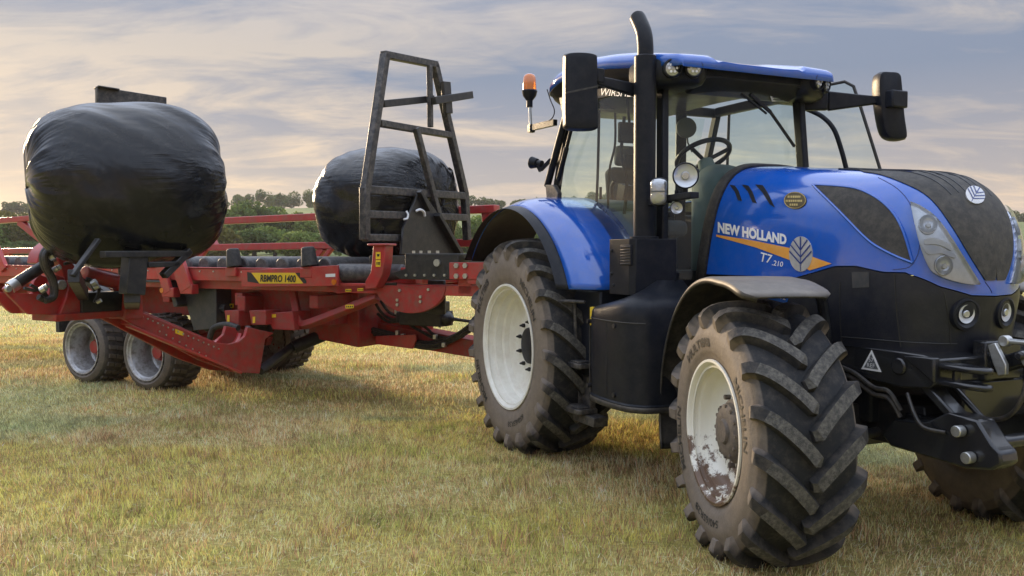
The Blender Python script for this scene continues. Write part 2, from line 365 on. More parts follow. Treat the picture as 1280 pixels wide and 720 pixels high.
    if kind == 'deep':
        pr = [(.43*w, rr-.02), (e-.02, rr+.012), (e-.006, rr+.03), (e+.004, rr+.028), (e+.004, rr+.012), (e-.012, rr-.004), (e-.05, rr-.012), (e-.075, rr-.018), (e-.09, rr-.04), (e-.15, rr-.046), (e-.165, rr-.066), (e-.205, rr-.075), (e-.215, rr-.11), (e-.235, rr-.15), (e-.235, .27), (e-.22, .235), (e-.22, .10), (e-.22, .0)]
    else:
        pr = [(.43*w, rr-.02), (e-.02, rr+.012), (e-.006, rr+.026), (e+.004, rr+.024), (e+.004, rr+.01), (e-.012, rr-.004), (e-.05, rr-.012), (e-.06, rr-.03), (e-.10, rr-.036), (e-.115, rr-.05), (e-.13, rr-.07), (e-.14, rr-.10), (e-.145, .20), (e-.14, .19), (e-.14, .0)]
    rim.lathe(S(pr), 72)
    inner = [(-.43*w, rr-.02), (-e, rr+.02), (-e-.004, rr+.005), (-e+.04, rr-.015), (-.1*w, rr-.07), (-.105*w, .2)]
    rim.lathe(S(inner), 72)
    ro = rim.build('rim', 'white' if kind == 'deep' else 'mudrim', wh, smooth=38)
    hub = MB()
    if kind == 'deep':
        hub.lathe(S([(e-.22, .155), (e-.20, .15), (e-.195, .13), (e-.195, 0)]), 32)
        hub_o = hub.build('hub', 'black', wh)
        nuts = MB()
        for q in range(10):
            a = 2*PI*(q+.5)/10; p = (.2*math.cos(a), s*(e-.218), .2*math.sin(a))
            nuts.tube([p, (p[0], p[1]+s*.018, p[2])], .019, 6); nuts.tube([(p[0], p[1]+s*.018, p[2]), (p[0], p[1]+s*.045, p[2])], [.014, .006], 8)
        each(nuts, 'wheel_nut', 'steel', wh)
    else:
        hub.lathe(S([(e-.138, .175), (e-.12, .172), (e-.11, .155), (e-.085, .148), (e-.07, .125), (e-.07, .07), (e-.055, .06), (e-.055, 0)]), 40)
        for q in range(12):
            a = 2*PI*q/12; hub.tube([(.136*math.cos(a), s*(e-.10), .136*math.sin(a)), (.136*math.cos(a), s*(e-.072), .136*math.sin(a))], .011, 6)
        hub.build('hub', 'rust', wh)
        nuts = MB()
        for q in range(10):
            a = 2*PI*(q+.3)/10; p = (.195*math.cos(a), s*(e-.14), .195*math.sin(a)); nuts.tube([p, (p[0], p[1]+s*.032, p[2])], .015, 6)
        each(nuts, 'wheel_nut', 'rust', wh)
    # ---- raised words on the outer sidewall
    if words:
        for (txt, cdeg, arc, r0, h) in words:
            lm = MB()
            vs, fs, _ = text_mesh(txt, bold=.02)
            out = []
            for u, v in vs:
                th = R(cdeg) - (u-.5)*R(arc); r = r0+v*h
                o = np.interp(r, [p[1] for p in half[::-1]], [p[0] for p in half[::-1]])+.004
                out.append((r*math.cos(th), s*o, r*math.sin(th)))
            lm.add(out, fs)
            lm.build('sidewall_lettering', 'rubber', wh, smooth=0, recalc=False)
    return wh

WR = (('MICHELIN', 42, 36, .615, .06), ('MULTIBIB', 140, 34, .615, .06), ('MICHELIN', 214, 36, .615, .06), ('650/65R38', 292, 30, .615, .045))
WF = (('MULTIBIB', 112, 44, .463, .048), ('MICHELIN', 22, 44, .463, .048), ('540/65R28', 268, 40, .463, .042), ('MICHELIN', 196, 44, .463, .048))
wheel_asm(tractor, (0, -.935, .865), 0, -1, .905, .495, .62, .865, 21, .058, .052, 'deep', WR)
wheel_asm(tractor, (0, .935, .865), 0, 1, .905, .495, .62, .865, 21, .058, .052, 'deep')
STEER = R(-16)
wheel_asm(tractor, (2.79, -.94, .675), STEER, -1, .715, .368, .54, .675, 18, .056, .050, 'hub', WF, 'front wheel with mud splashed over its white rim')
wheel_asm(tractor, (2.79, .96, .675), STEER, 1, .715, .368, .54, .675, 18, .052, .046, 'hub')

# ------------------------------------------------------------------ hood
HB = [(1.66,-.447),(2.1,-.455),(2.5,-.46),(2.8,-.46),(3.0,-.453),(3.15,-.438),(3.28,-.402),(3.37,-.342),(3.432,-.25),(3.472,-.13),(3.487,0)]
HR = [1.66,2.1,2.46,2.70,2.82,2.88,2.91,2.93,2.945,2.95,2.95]
HN = [3.7,3.7,3.6,3.5,3.4,3.2,3.0,2.8,2.65,2.55,2.5]
def smooth_list(P, n): return [p.x for p in crom([(v, 0, 0) for v in P], n)]
cb = crom2(HB, 7); cr = smooth_list(HR, 7); cn = smooth_list(HN, 7); NC = len(cb)
def ridge_z(x): return float(np.interp(x, [1.7, 2.1, 2.46, 2.79, 2.95], [2.235, 2.205, 2.165, 2.12, 2.098]))
ZB0 = 1.42
def zsplit(i):
    x, y = cb[i]
    if y > -.40 and x > 3.1: return float(np.interp(-y, [0, .15, .3, .40], [1.425, 1.43, 1.475, 1.54]))
    return float(np.interp(x, [1.7, 2.55, 2.7, 2.85, 3.0, 3.17], [1.50, 1.50, 1.535, 1.572, 1.575, 1.545]))
def hood_pt(i, z):
    x, y = cb[i]; zt = ridge_z(cr[i]); n = cn[i]; v = min(1, max(0, (z-ZB0)/(zt-ZB0)))
    h = 1-(max(0, 1-v**n))**(1/n)
    px, py = x+(cr[i]-x)*h, y*(1-h)
    if z < ZB0: py *= 1-.05*((ZB0-z)/.3)**1.5; px -= .05*max(0, (x-3.0)/.47)*((ZB0-z)/.3)
    px += (z-1.5)*.20*max(0, 1-(x-1.66)/.6)
    return Vector((px, py, z))
def hood_rows(i, z0, z1=None, k=26):
    zt = ridge_z(cr[i]); n = cn[i]
    if z1 is not None: return [hood_pt(i, z0+(z1-z0)*t/k) for t in range(k+1)]
    t0 = math.asin(min(1, max(0, (z0-ZB0)/(zt-ZB0)))**(n/2)) if z0 > ZB0 else 0
    out = [hood_pt(i, z0)]
    for t in range(1, k+1):
        a = t0+(PI/2-t0)*t/k; z = ZB0+(zt-ZB0)*(math.sin(a)**(2/n)); 
        x, y = cb[i]; h = 1-(abs(math.cos(a)))**(2/n)
        px, py = x+(cr[i]-x)*h, y*(1-h); px += (z-1.5)*.20*max(0, 1-(x-1.66)/.6)
        out.append(Vector((px, py, z)))
    return out
def mirrored(cols): return cols + [[Vector((p.x, -p.y, p.z)) for p in c] for c in cols[-2::-1]]
blue_cols = mirrored([hood_rows(i, zsplit(i)) for i in range(NC)])
hood = MB().grid(blue_cols).build('hood', 'blue', tractor, smooth=50, recalc=True)
low_cols = mirrored([hood_rows(i, 1.13, zsplit(i)-.006, 10) for i in range(NC) if cb[i][0] > 1.9])
MB().grid(low_cols).build('engine_side_panel', 'engine', tractor, smooth=50)
full = MB().grid(blue_cols).grid(low_cols)
BV = BVHTree.FromPolygons([tuple(v) for v in full.v], full.f)
O_T = T_INV @ Vector((0, 0, CAMH)); RT = T_INV.to_3x3()
def hit(px, py):
    d = (RT @ ray_w(px, py)).normalized(); r = BV.ray_cast(O_T, d)
    if r[0] is None: return None
    n = r[1] if r[1].dot(d) < 0 else -r[1]
    return r[0], n
def fill(poly, step):
    """triangles of a px polygon with inner points"""
    P = []; n = len(poly)
    for i in range(n):
        a, b = Vector(poly[i]), Vector(poly[(i+1) % n]); k = max(1, int((b-a).length/step))
        P += [a+(b-a)*t/k for t in range(k)]
    nb = len(P); xs = [p.x for p in P]; ys = [p.y for p in P]; Q = list(P)
    def inside(x, y):
        c = False; j = nb-1
        for i in range(nb):
            if (P[i].y > y) != (P[j].y > y) and x < (P[j].x-P[i].x)*(y-P[i].y)/(P[j].y-P[i].y)+P[i].x: c = not c
            j = i
        return c
    y = min(ys)+step/2; r = 0
    while y < max(ys):
        x = min(xs)+(step/2 if r % 2 else 0)
        while x < max(xs):
            if inside(x, y) and min((p.x-x)**2+(p.y-y)**2 for p in P) > (step*.5)**2: Q.append(Vector((x, y)))
            x += step
        y += step*.87; r += 1
    vs, es, fs, *_ = delaunay_2d_cdt(Q, [(i, (i+1) % nb) for i in range(nb)], [], 0, 1e-5)
    out = [f for f in fs if inside(sum(vs[i].x for i in f)/3, sum(vs[i].y for i in f)/3)]
    return [(v.x, v.y) for v in vs], out
def drape(mb, poly, eps=.004, step=4., rim=True, mirror=False, prefilled=None, dome=0):
    """lay a sheet of the outline on the hood's surface, its edge turned down to meet it"""
    vs, fs = prefilled or fill(poly, step); pts = []; nr = []
    for x, y in vs:
        h = hit(x, y)
        if h is None: pts.append(None); nr.append(None); continue
        pts.append(h[0]+h[1]*eps); nr.append(h[1])
    fs = [f for f in fs if all(pts[i] is not None for i in f)]
    used = sorted({i for f in fs for i in f}); ix = {a: b for b, a in enumerate(used)}
    V = [pts[i] for i in used]; F = [tuple(ix[i] for i in f) for f in fs]
    if rim:
        cnt = {}
        for f in F:
            for a, b in zip(f, f[1:]+f[:1]): cnt[(a, b)] = 1
        edge = [(a, b) for a, b in cnt if (b, a) not in cnt]; low = {}
        for a, b in edge:
            for q in (a, b):
                if q not in low: low[q] = len(V); V.append(V[q]-nr[used[q]]*(eps+.003))
        F += [(b, a, low[a], low[b]) for a, b in edge]
    mb.add(V, F)
    if mirror: mb.add([(v[0], -v[1], v[2]) for v in V], [tuple(reversed(f)) for f in F])
    return mb
def Z5(*p): return [(1040+x/3.271, 200+y/3.271) for x, y in p]
def Z4(*p): return [(870+x/4, 200+y/4) for x, y in p]
# centre line of the hood in the photo, for patches that meet on it
def proj_T(p):
    w = Matrix.Translation(T_O) @ Matrix.Rotation(T_A, 4, 'Z') @ Vector(p) - Vector((0, 0, CAMH)); c, s = math.cos(PITCH), math.sin(PITCH)
    dep = w.y*c-w.z*s; return (640+FPX*w.x/dep, 360-FPX*(w.y*s+w.z*c)/dep)
mid = [proj_T(p) for p in hood_rows(NC-1, zsplit(NC-1))]
ctr = [p for p in mid if p[1] < 349]          # centre line above the grille's lower edge
left = Z5((130,50),(200,62),(290,95),(370,135),(430,190),(500,290),(560,390),(625,493))
left = crom2(left, 5)
top_c = proj_T((2.55, 0, ridge_z(2.55)))
gp = left + [(1243.5, 350.5)] + [p for p in ctr if p[0] < 1250] + [top_c]
drape(MB(), gp, .006, 4.5, mirror=True).build('grille', 'mesh', tractor, smooth=45)
ribs = MB()
for off in (.055, .12, .19):
    for sg in (-1, 1):
        pts = []
        for i in range(22):
            x = 2.6+i*.035; z0 = BV.ray_cast(Vector((x, sg*off*(1 if i < 14 else 1-(i-14)*.03), 3)), Vector((0, 0, -1)))[0]
            if z0 is not None: pts.append(z0+Vector((0, 0, .004)))
        if len(pts) > 3: ribs.tube(pts, .006, 6)
each(ribs, 'grille_rib', 'black', tractor)
win = crom2(Z5((-78,101),(35,108),(115,122),(195,163),(255,222),(295,300),(330,418)), 4) + crom2(Z5((330,420),(262,393),(180,350),(124,304),(32,210),(-78,103)), 4)[:-1]
each(drape(MB(), win, .005, 4.5, mirror=True), 'engine_vent_window', 'mesh', tractor, smooth=45)
rimw = MB()
wp = [hit(*p) for p in win]; wp = [a[0]+a[1]*.003 for a in wp if a]
rimw.tube(wp+[wp[0]], .008, 6); rimw.tube([(p.x, -p.y, p.z) for p in wp+[wp[0]]], .008, 6); each(rimw, 'vent_window_rim', 'blue', tractor)
hlp = crom2(Z5((322,180),(370,203),(420,243),(470,310),(520,390),(590,505)), 4) + crom2(Z5((586,510),(540,506),(470,488),(412,460),(385,420),(360,350),(335,245)), 4)
for sg in (1, -1):
    mb = MB(); drape(mb, hlp, .008, 4.)
    if sg < 0: mb.v = [(x, -y, z) for x, y, z in mb.v]; mb.f = [tuple(reversed(f)) for f in mb.f]
    hl = mb.build('headlight', 'headlamp', tractor, smooth=45)
    def flip(m):
        if sg < 0: m.v = [(x, -y, z) for x, y, z in m.v]; m.f = [tuple(reversed(f)) for f in m.f]
        return m
    for (cx, cy, rx, ry) in ((390,268,34,36), (452,432,33,38)):
        rows = []
        for k, e in ((1.12, .010), (1.06, .024), (.98, .025), (.80, .016), (.45, .010), (.02, .009)):
            row = []
            for a in np.linspace(0, 2*PI, 29):
                h = hit(*Z5((cx+rx*k*math.cos(a), cy+ry*k*math.sin(a)))[0]); row.append(h[0]+h[1]*e)
            rows.append(row)
        flip(MB().grid(rows)).build('reflector', 'bowl', hl, smooth=50)
        bl_ = MB(); h = hit(*Z5((cx+2, cy+4))[0]); bl_.tube([h[0]+h[1]*.006, h[0]+h[1]*.024], [.016, .010], 10); flip(bl_).build('bulb', 'bulb', hl)
    for q, mm in ((((378,330),(395,322),(430,326),(470,345),(487,368),(478,372),(455,358),(415,346),(382,348)), 'bulb'), (((372,352),(410,352),(452,366),(490,384),(500,402),(480,398),(440,384),(395,388),(380,372)), 'bowl')):
        flip(drape(MB(), crom2(Z5(*q), 3, True), .020, 3.)).build('lamp_strip', mm, hl, smooth=45)
    flip(drape(MB(), hlp, .030, 4.)).build('lens_cover', 'lens', hl, smooth=45)
# vents, stripe, words and emblems of the side
MB_v = MB()
for v in (((170,125),(196,130),(214,155),(230,205),(212,201),(196,160)), ((230,124),(264,130),(283,160),(303,216),(285,212),(262,160)), ((298,124),(336,128),(360,165),(394,236),(371,222),(335,165))):
    drape(MB_v, Z4(*v), .005, 3., mirror=True)
each(MB_v, 'hood_vent', 'black', tractor, smooth=30)
drape(MB(), Z4((103,373),(300,405),(470,440),(585,484),(680,518),(570,552),(470,500),(300,437),(103,383)), .003, 4., rim=False).build('side_stripe', 'orange', tractor, smooth=45)
def px_text(mb, s, p0, p1, h0, h1, bold=0, shear=0, eps=.004, split=None):
    vs, fs, _ = text_mesh(s, bold=bold, shear=shear)
    q = [(p0[0]+(p1[0]-p0[0])*u, p0[1]+(p1[1]-p0[1])*u - (h0+(h1-h0)*u)*v) for u, v in vs]
    drape(mb, None, eps, prefilled=(q, fs), rim=False)
lt = MB(); px_text(lt, 'NEW HOLLAND', (897.8, 290.8), (983.8, 306.4), 13.6, 13.4, bold=.05); lt.build('hood_lettering', 'letter', tractor, smooth=0); lt = MB()
px_text(lt, 'T7', (951.5, 327.0), (966.5, 329.6), 12.0, 10.5, bold=.012, shear=.25); px_text(lt, '.210', (965.5, 331.5), (979.5, 333.8), 6.6, 6.6, bold=.012, shear=.2)
lt.build('hood_lettering', 'letter', tractor, smooth=0)
def leaf_emblem(cx, cy, rx, ry, rot, m1, m2, eps, size=.1):
    """an oval of leaf blades: silver ground with fine dark V lines and a stem"""
    c, s = math.cos(rot), math.sin(rot)
    def P(u, v): return (cx+rx*u*c+ry*v*s, cy+rx*u*s-ry*v*c)
    g = MB(); drape(g, [P(math.cos(a), math.sin(a)) for a in np.linspace(0, 2*PI, 40)[:-1]], eps, max(2.5, rx/6)); o = g.build('emblem', m1, tractor, smooth=45)
    l = MB()
    def line(a, b, w):
        a, b = Vector(a), Vector(b); d = (b-a); n = Vector((-d.y, d.x)).normalized()*w
        k = 8; q = []
        for t in range(k+1): q.append(a+d*t/k+n)
        for t in range(k, -1, -1): q.append(a+d*t/k-n)
        drape(l, [P(*p) for p in q], eps+.002, 2.2, rim=False)
    line((0, .97), (0, .28), .055)
    for y0, ye, xe in ((.28, .80, .60), (-.12, .50, .84), (-.50, .16, .96)):
        line((0, y0-.05), (xe, ye), .045); line((0, y0-.05), (-xe, ye), .045)
    line((0, .3), (0, -.97), .028)
    l.build('emblem_line', m2, o, smooth=0); return o
leaf_emblem(1001.5, 317.5, 14.5, 22, 0, 'silver', 'navy', .0045)
leaf_emblem(1217.3, 245.2, 12.4, 10.2, .55, 'silver', 'navy', .012)
bd = MB(); drape(bd, [(994.5+14*math.cos(a), 250.8+10.6*math.sin(a)) for a in np.linspace(0, 2*PI, 36)[:-1]], .005, 3.5); bo = bd.build('badge', 'bronze', tractor)
bl = MB()
for (y, x0, x1) in ((246.5, 985.5, 1002), (251.6, 983, 1005.5), (256.3, 988, 1000)):
    x = x0
    while x < x1-1.4:
        wd = random.uniform(1., 2.2); drape(bl, [(x, y-1.3), (x+wd, y-1.5), (x+wd, y+1.1), (x, y+1.3)], .0065, 2., rim=False); x += wd+.7
ring = [hit(994.5+13.2*math.cos(a), 250.8+9.9*math.sin(a)) for a in np.linspace(0, 2*PI, 37)]
bl.tube([a[0]+a[1]*.006 for a in ring if a], .0018, 5); bl.build('badge_engraving', 'gold', bo, smooth=0)
drape(MB(), [(1065,340),(1087,339.5),(1087,359),(1066,360)], .003, 4, rim=False).build('faded_sticker', 'mudflap', tractor)
# panel joints of the black side
for pts in (((1118, 342), (1120, 380), (1124, 418), (1126, 434)), ((1050, 352), (1050, 390), (1052, 428)), ((1052, 421), (1090, 424), (1124, 427), (1160, 429), (1196, 430)), ((1180, 366), (1186, 400), (1188, 430))):
    q = [hit(*p) for p in crom2(pts, 5)]; q = [a[0]+a[1]*.001 for a in q if a]; sj = MB(); sj.tube(q, .0028, 6); sj.build('panel_seam', 'ink', tractor)
for pts in (((1231, 352), (1237, 360), (1240, 366)), ((1116, 337), (1140, 331), (1150, 300), (1139, 258), (1122, 236), (1098, 222))):
    q = [hit(*p) for p in crom2(pts, 6)]; q = [a[0]+a[1]*.0006 for a in q if a]; sj = MB(); sj.tube(q, .0022, 6); sj.build('hood_seam', 'navy', tractor)
# fog lights in the black nose
for (px, py) in ((1207.5, 392.5), (1256.5, 390.5)):
    h = hit(px, py); p, n = h[0], Vector((1, 0, 0)); n = Vector((.985, -.16 if px < 1230 else .16, -.05)).normalized()
    b = MB(); q = n.to_track_quat('Z', 'Y').to_matrix()
    def ringp(a, r, d): return p + n*d + q @ Vector((r*math.cos(a), r*math.sin(a), 0))
    rows = [[ringp(a, r, d) for a in np.linspace(0, 2*PI, 33)] for r, d in ((.088, -.02), (.084, .008), (.070, .012), (.052, .0), (.0475, .004))]
    b.grid(rows); fo = b.build('fog_light', 'black', tractor, smooth=40)
    g = MB(); rows = [[ringp(a, r, d) for a in np.linspace(0, 2*PI, 33)] for r, d in ((.048, .006), (.038, .002), (.022, -.003), (.001, -.005))]
    g.grid(rows); g.build('reflector', 'bowl', fo, smooth=60)
    g = MB(); g.tube([ringp(0, 0, -.004), ringp(0, 0, .008)], .020, 14); g.build('bulb', 'lamp', fo, bevel=.004)
# seal behind the hood
sl = MB(); rows = []
for dx, k in ((.004, 1.004), (.0, 1.035), (-.05, 1.055), (-.085, 1.04), (-.09, .9)):
    c = hood_rows(0, 1.46); c = c + [Vector((p.x, -p.y, p.z)) for p in c[-2::-1]]
    rows.append([Vector((p.x+dx, p.y*k, 1.46+(p.z-1.46)*(1+(k-1)*.6))) for p in c])
sl.grid(rows); sl.build('hood_seal', 'rubber', tractor, smooth=50, solid=.004)

# ------------------------------------------------------------------ chassis, axles, front linkage
ch = MB()
ch.box((-.55, -.42, .62), (.6, .42, 1.25)); ch.box((.55, -.36, .55), (1.9, .36, 1.15)); ch.box((1.85, -.33, .70), (3.0, .33, 1.35))
ch.cyl((0, -.85, .865), (0, .85, .865), .17, 24); ch.box((-.95, -.35, .55), (-.5, .35, .75))
ch.beam((-.8, 0, .52), (-1.12, 0, .5), .16, .1); ch.box((-.9, -.5, .95), (-.5, .5, 1.1))
ch.build('chassis', 'black', tractor, bevel=.02)
ax = MB()
ax.box((2.68, -.62, .56), (2.92, .62, .80)); ax.cyl((2.79, -.75, .675), (2.79, -.55, .675), .16, 20); ax.cyl((2.79, .75, .675), (2.79, .55, .675), .16, 20)
ax.prism([(2.6, .60), (3.2, .60), (3.32, .70), (3.3, .84), (2.6, .84)], 'y', -.27, .27)
ax.tube([(2.98, -.60, .62), (3.0, -.2, .66), (3.0, .2, .66), (2.98, .6, .62)], .028, 10)
ax.build('front_axle', 'steel', tractor, bevel=.015)
fc = MB()
fc.prism([(2.78, .98), (3.30, .95), (3.46, .97), (3.50, 1.00), (3.50, 1.12), (3.42, 1.135), (2.78, 1.14)], 'y', -.43, .43)
fc.cyl((3.28, -.445, 1.06), (3.28, -.425, 1.06), .045, 20); fc.prism([(3.30, 1.12), (3.5, 1.0), (3.5, 1.13)], 'y', -.445, -.40)
fc.build('front_carrier', 'gloss', tractor, bevel=.02)
lk = MB()
for sg in (-1, 1):
    y = sg*.36
    lu = MB()
    for z in (1.085, 1.005): lu.prism([(3.48, y-.055), (3.66, y-.05), (3.735, y-.03), (3.75, y), (3.735, y+.03), (3.66, y+.05), (3.48, y+.055)], 'z', z-.016, z+.016)
    lu.cyl((3.56, y, .99), (3.56, y, 1.1), .022, 12); lu.build('linkage_bracket', 'gloss', tractor, bevel=.012); lk = MB()
    lk.prism([(3.16, .68), (3.22, .63), (3.42, .625), (3.66, .615), (3.80, .64), (3.85, .68), (3.84, .73), (3.80, .76), (3.72, .86), (3.56, .87), (3.44, .80), (3.24, .78)], 'y', y-.06, y+.06)
    lk.beam((3.40, y, .98), (3.58, y, .84), .10, .05); lk.beam((3.45, y-sg*.09, .99), (3.66, y-sg*.09, .82), .03, .03); lk.build('lower_link_arm', 'gloss', tractor, bevel=.012)
lk = MB()
lk.box((3.20, -.30, .62), (3.46, .30, .80)); lk.box((3.40, -.26, .80), (3.52, .26, 1.0)); lk.cyl((3.66, -.36, .72), (3.66, .36, .72), .035, 14)
lk.build('front_linkage', 'gloss', tractor, bevel=.012)
st = MB()
for (x, z) in ((3.645, .795), (3.70, .68)): st.tube([(x, -.425, z), (x, -.47, z)], .028, 18)
each(st, 'linkage_pin', 'zinc', tractor, bevel=.004)
tl = MB()
tl.beam((3.50, -.05, 1.06), (3.72, -.05, 1.15), .035, .07); tl.beam((3.50, .05, 1.06), (3.72, .05, 1.15), .035, .07); tl.box((3.46, -.13, 1.0), (3.54, .13, 1.2))
tl.cyl((3.70, -.12, 1.145), (3.70, .12, 1.145), .024, 12); tl.box((3.68, -.06, 1.0), (3.86, .10, 1.09))
tl.build('top_link_hook', 'gloss', tractor, bevel=.01)
th = MB(); th.prism([(3.56, 1.185), (3.60, 1.20), (3.66, 1.10), (3.66, 1.05), (3.62, 1.04), (3.59, 1.10)], 'y', -.15, -.125)
th.lathe([(-.1, .0), (-.1, .04), (0, .05), (.1, .04), (.1, 0)], 20, (3.74, 0, 1.13)); th.cyl((3.62, -.10, 1.21), (3.76, -.10, 1.21), .014); th.cyl((3.62, -.12, 1.21), (3.62, -.08, 1.21), .028); th.cyl((3.76, -.12, 1.21), (3.76, -.08, 1.21), .028)
th.build('hook_lever', 'zinc', tractor, bevel=.004)
MB().box((3.83, -.20, .98), (3.865, -.14, 1.06)).build('yellow_tag', 'yellow', tractor)
hs = MB()
for k, dz in enumerate((0, .035)):
    hs.tube([(2.86, -.45, .98+dz), (3.0, -.46, .96+dz), (3.15, -.47, .90+dz), (3.24, -.46, .89+dz), (3.30, -.44, .80+dz)], .013, 8, smooth=6)
hs.tube([(3.34, -.44, .93), (3.4, -.46, .84), (3.46, -.46, .78), (3.56, -.43, .77)], .010, 8, smooth=6)
hs.tube([(3.56, -.2, .82), (3.7, -.2, .85), (3.78, -.2, .95), (3.8, -.18, 1.1)], .012, 8, smooth=6)
each(hs, 'hydraulic_hose', 'hose', tractor)
tri = MB(); tri.prism([(3.03, 1.015), (3.165, 1.015), (3.098, 1.125)], 'y', -.4335, -.4305); to = tri.build('warning_triangle', 'letter', tractor)
ti = MB(); ti.prism([(3.05, 1.026), (3.146, 1.026), (3.098, 1.104)], 'y', -.4345, -.4336); ti.build('triangle_field', 'grey', to)
tt = MB(); flat_text(tt, '57', (3.082, -.4346, 1.062), (.032, 0, 0), (0, 0, .022), th=.001); flat_text(tt, 'REF', (3.072, -.4346, 1.032), (.052, 0, 0), (0, 0, .022), th=.001); tt.build('triangle_lettering', 'letter', to, smooth=0)
# ------------------------------------------------------------------ cab shell
fr = MB()
PB = {-1: Vector((1.46, -.67, 1.42)), 1: Vector((1.46, .67, 1.42))}; PT = {-1: Vector((1.36, -.61, 2.86)), 1: Vector((1.36, .61, 2.86))}
for sg in (-1, 1):
    fr.beam(PB[sg], PT[sg], .055, .085, up=(1, 0, 0))
    fr.beam((-.12, sg*.74, 1.95), (.20, sg*.74, 2.90), .05, .075, up=(1, 0, 0))
    fr.beam((1.45, sg*.68, 1.42), (.75, sg*.70, 1.38), .05, .06)
    fr.beam((.20, sg*.74, 2.90), (1.36, sg*.63, 2.86), .06, .08)
fr.beam((.16, -.74, 2.9), (.16, .74, 2.9), .06, .08); fr.beam((1.36, -.62, 2.86), (1.36, .62, 2.86), .06, .08)
fr.beam((-.12, -.72, 2.0), (-.12, .72, 2.0), .06, .06)
each(fr, 'cab_pillar', 'black', tractor, bevel=.012)
body = MB(); body.box((.55, -.66, .78), (1.48, .66, 1.40)); body.box((-.2, -.60, 1.2), (.6, .60, 1.50)); body.prism([(-.22, 1.45), (.5, 1.45), (.2, 1.98), (-.14, 2.0)], 'y', -.64, -.58); body.prism([(-.22, 1.45), (.5, 1.45), (.2, 1.98), (-.14, 2.0)], 'y', .58, .64)
body.box((-.24, -.60, 1.45), (-.16, .60, 1.97)); body.box((1.40, -.64, 1.38), (1.50, .64, 1.52)); body.box((.52, -.97, .72), (1.12, -.55, 1.37)); body.box((.52, .55, .72), (1.12, .97, 1.37))
body.build('cab_floor', 'black', tractor, bevel=.015)
ws = MB(); rows = []
for z in np.linspace(1.46, 2.84, 12):
    t = (z-1.42)/1.44; c = PB[-1].lerp(PT[-1], t); hw = -c.y-.012
    rows.append([Vector((c.x+.16*(1-(y/hw)**2), y, z)) for y in np.linspace(-hw, hw, 21)])
ws.grid(rows); ws.build('windscreen', 'glass', tractor, smooth=80)
wsf = MB(); wsf.tube([r[0] for r in rows], .014, 8); wsf.tube([r[-1] for r in rows], .014, 8); wsf.tube(rows[-1], .016, 8); wsf.build('windscreen_seal', 'rubber', tractor)
# side glass of the near side, following the mudguard
def ysd(z): return .705+.06*math.sin(PI*min(1, max(0, (z-1.35)/1.6)))
sgp = [(.15, 2.86), (1.33, 2.83), (1.405, 1.42), (1.0, 1.39), (.93, 1.47), (.80, 1.66), (.62, 1.83), (.42, 1.95), (.16, 2.05), (-.06, 2.09)]
sg_v, sg_f = fill([(x*100, z*100) for x, z in sgp], 8)
g = MB(); g.add([(x/100, -ysd(z/100), z/100) for x, z in sg_v], sg_f); g.build('side_window', 'glass', tractor, smooth=80)
g = MB(); pts = [Vector((x, -ysd(z)-.004, z)) for x, z in sgp]; g.tube(pts[3:]+[pts[0]], .014, 8, smooth=4); g.tube(pts[0:3], .013, 8); g.build('side_window_seal', 'rubber', tractor)
g = MB(); g.grid([[(-.15-.10*math.cos(y*1.6), y, 2.02) for y in np.linspace(-.7, .7, 9)], [(.10-.06*math.cos(y*1.6), y, 2.86) for y in np.linspace(-.7, .7, 9)]]); g.build('rear_window', 'glass', tractor, smooth=80)
gt = MB(); p0 = on_plane(T_INV, 752, 119.5, 'y', -.775); p1 = on_plane(T_INV, 800, 121.5, 'y', -.775); h = on_plane(T_INV, 752, 110.5, 'y', -.775)-p0
flat_text(gt, 'WIRSHEN', p0, p1-p0, h, shear=.3, th=.004); gt.build('window_lettering', 'letter', tractor, smooth=0)
# open far door: hinged at the rear post, swung out
hx, hy = .26, .80; ang = R(38); dv = Vector((math.cos(ang), math.sin(ang), 0)); dn = Vector((-dv.y, dv.x, 0))
def D(s, z, o=0): return Vector((hx, hy, 0))+dv*s+dn*o+Vector((0, 0, z))
def on_door(px, py, o=0):
    d = RT @ ray_w(px, py); t = (dn.dot(Vector((hx, hy, 0))+dn*o)-dn.dot(O_T))/dn.dot(d); return O_T+d*t
dp = [(.02, 2.93), (.85, 3.06), (.98, 3.075), (1.05, 3.03), (1.10, 2.88), (1.20, 2.55), (1.29, 2.25), (1.33, 1.9), (1.34, 1.5), (1.0, 1.42), (.82, 1.6), (.60, 1.85), (.25, 2.02), (.0, 2.1)]
door = MB(); dvs, dfs = fill([(s*100, z*100) for s, z in dp], 10); door.add([D(s/100, z/100) for s, z in dvs], dfs); do = door.build('door', 'glass', tractor, smooth=80); do['label'] = 'glass door standing open on the far side'
g = MB(); pts = [D(s, z) for s, z in dp]; g.tube(pts+[pts[0]], .013, 8); g.build('door_seal', 'rubber', do)
g = MB(); g.tube([on_door(*q, -.06) for q in ((996, 131), (1010, 137), (1028, 146), (1042, 161), (1051, 185), (1058, 212), (1063, 240))], .020, 10, smooth=5); g.build('handle', 'black', do)
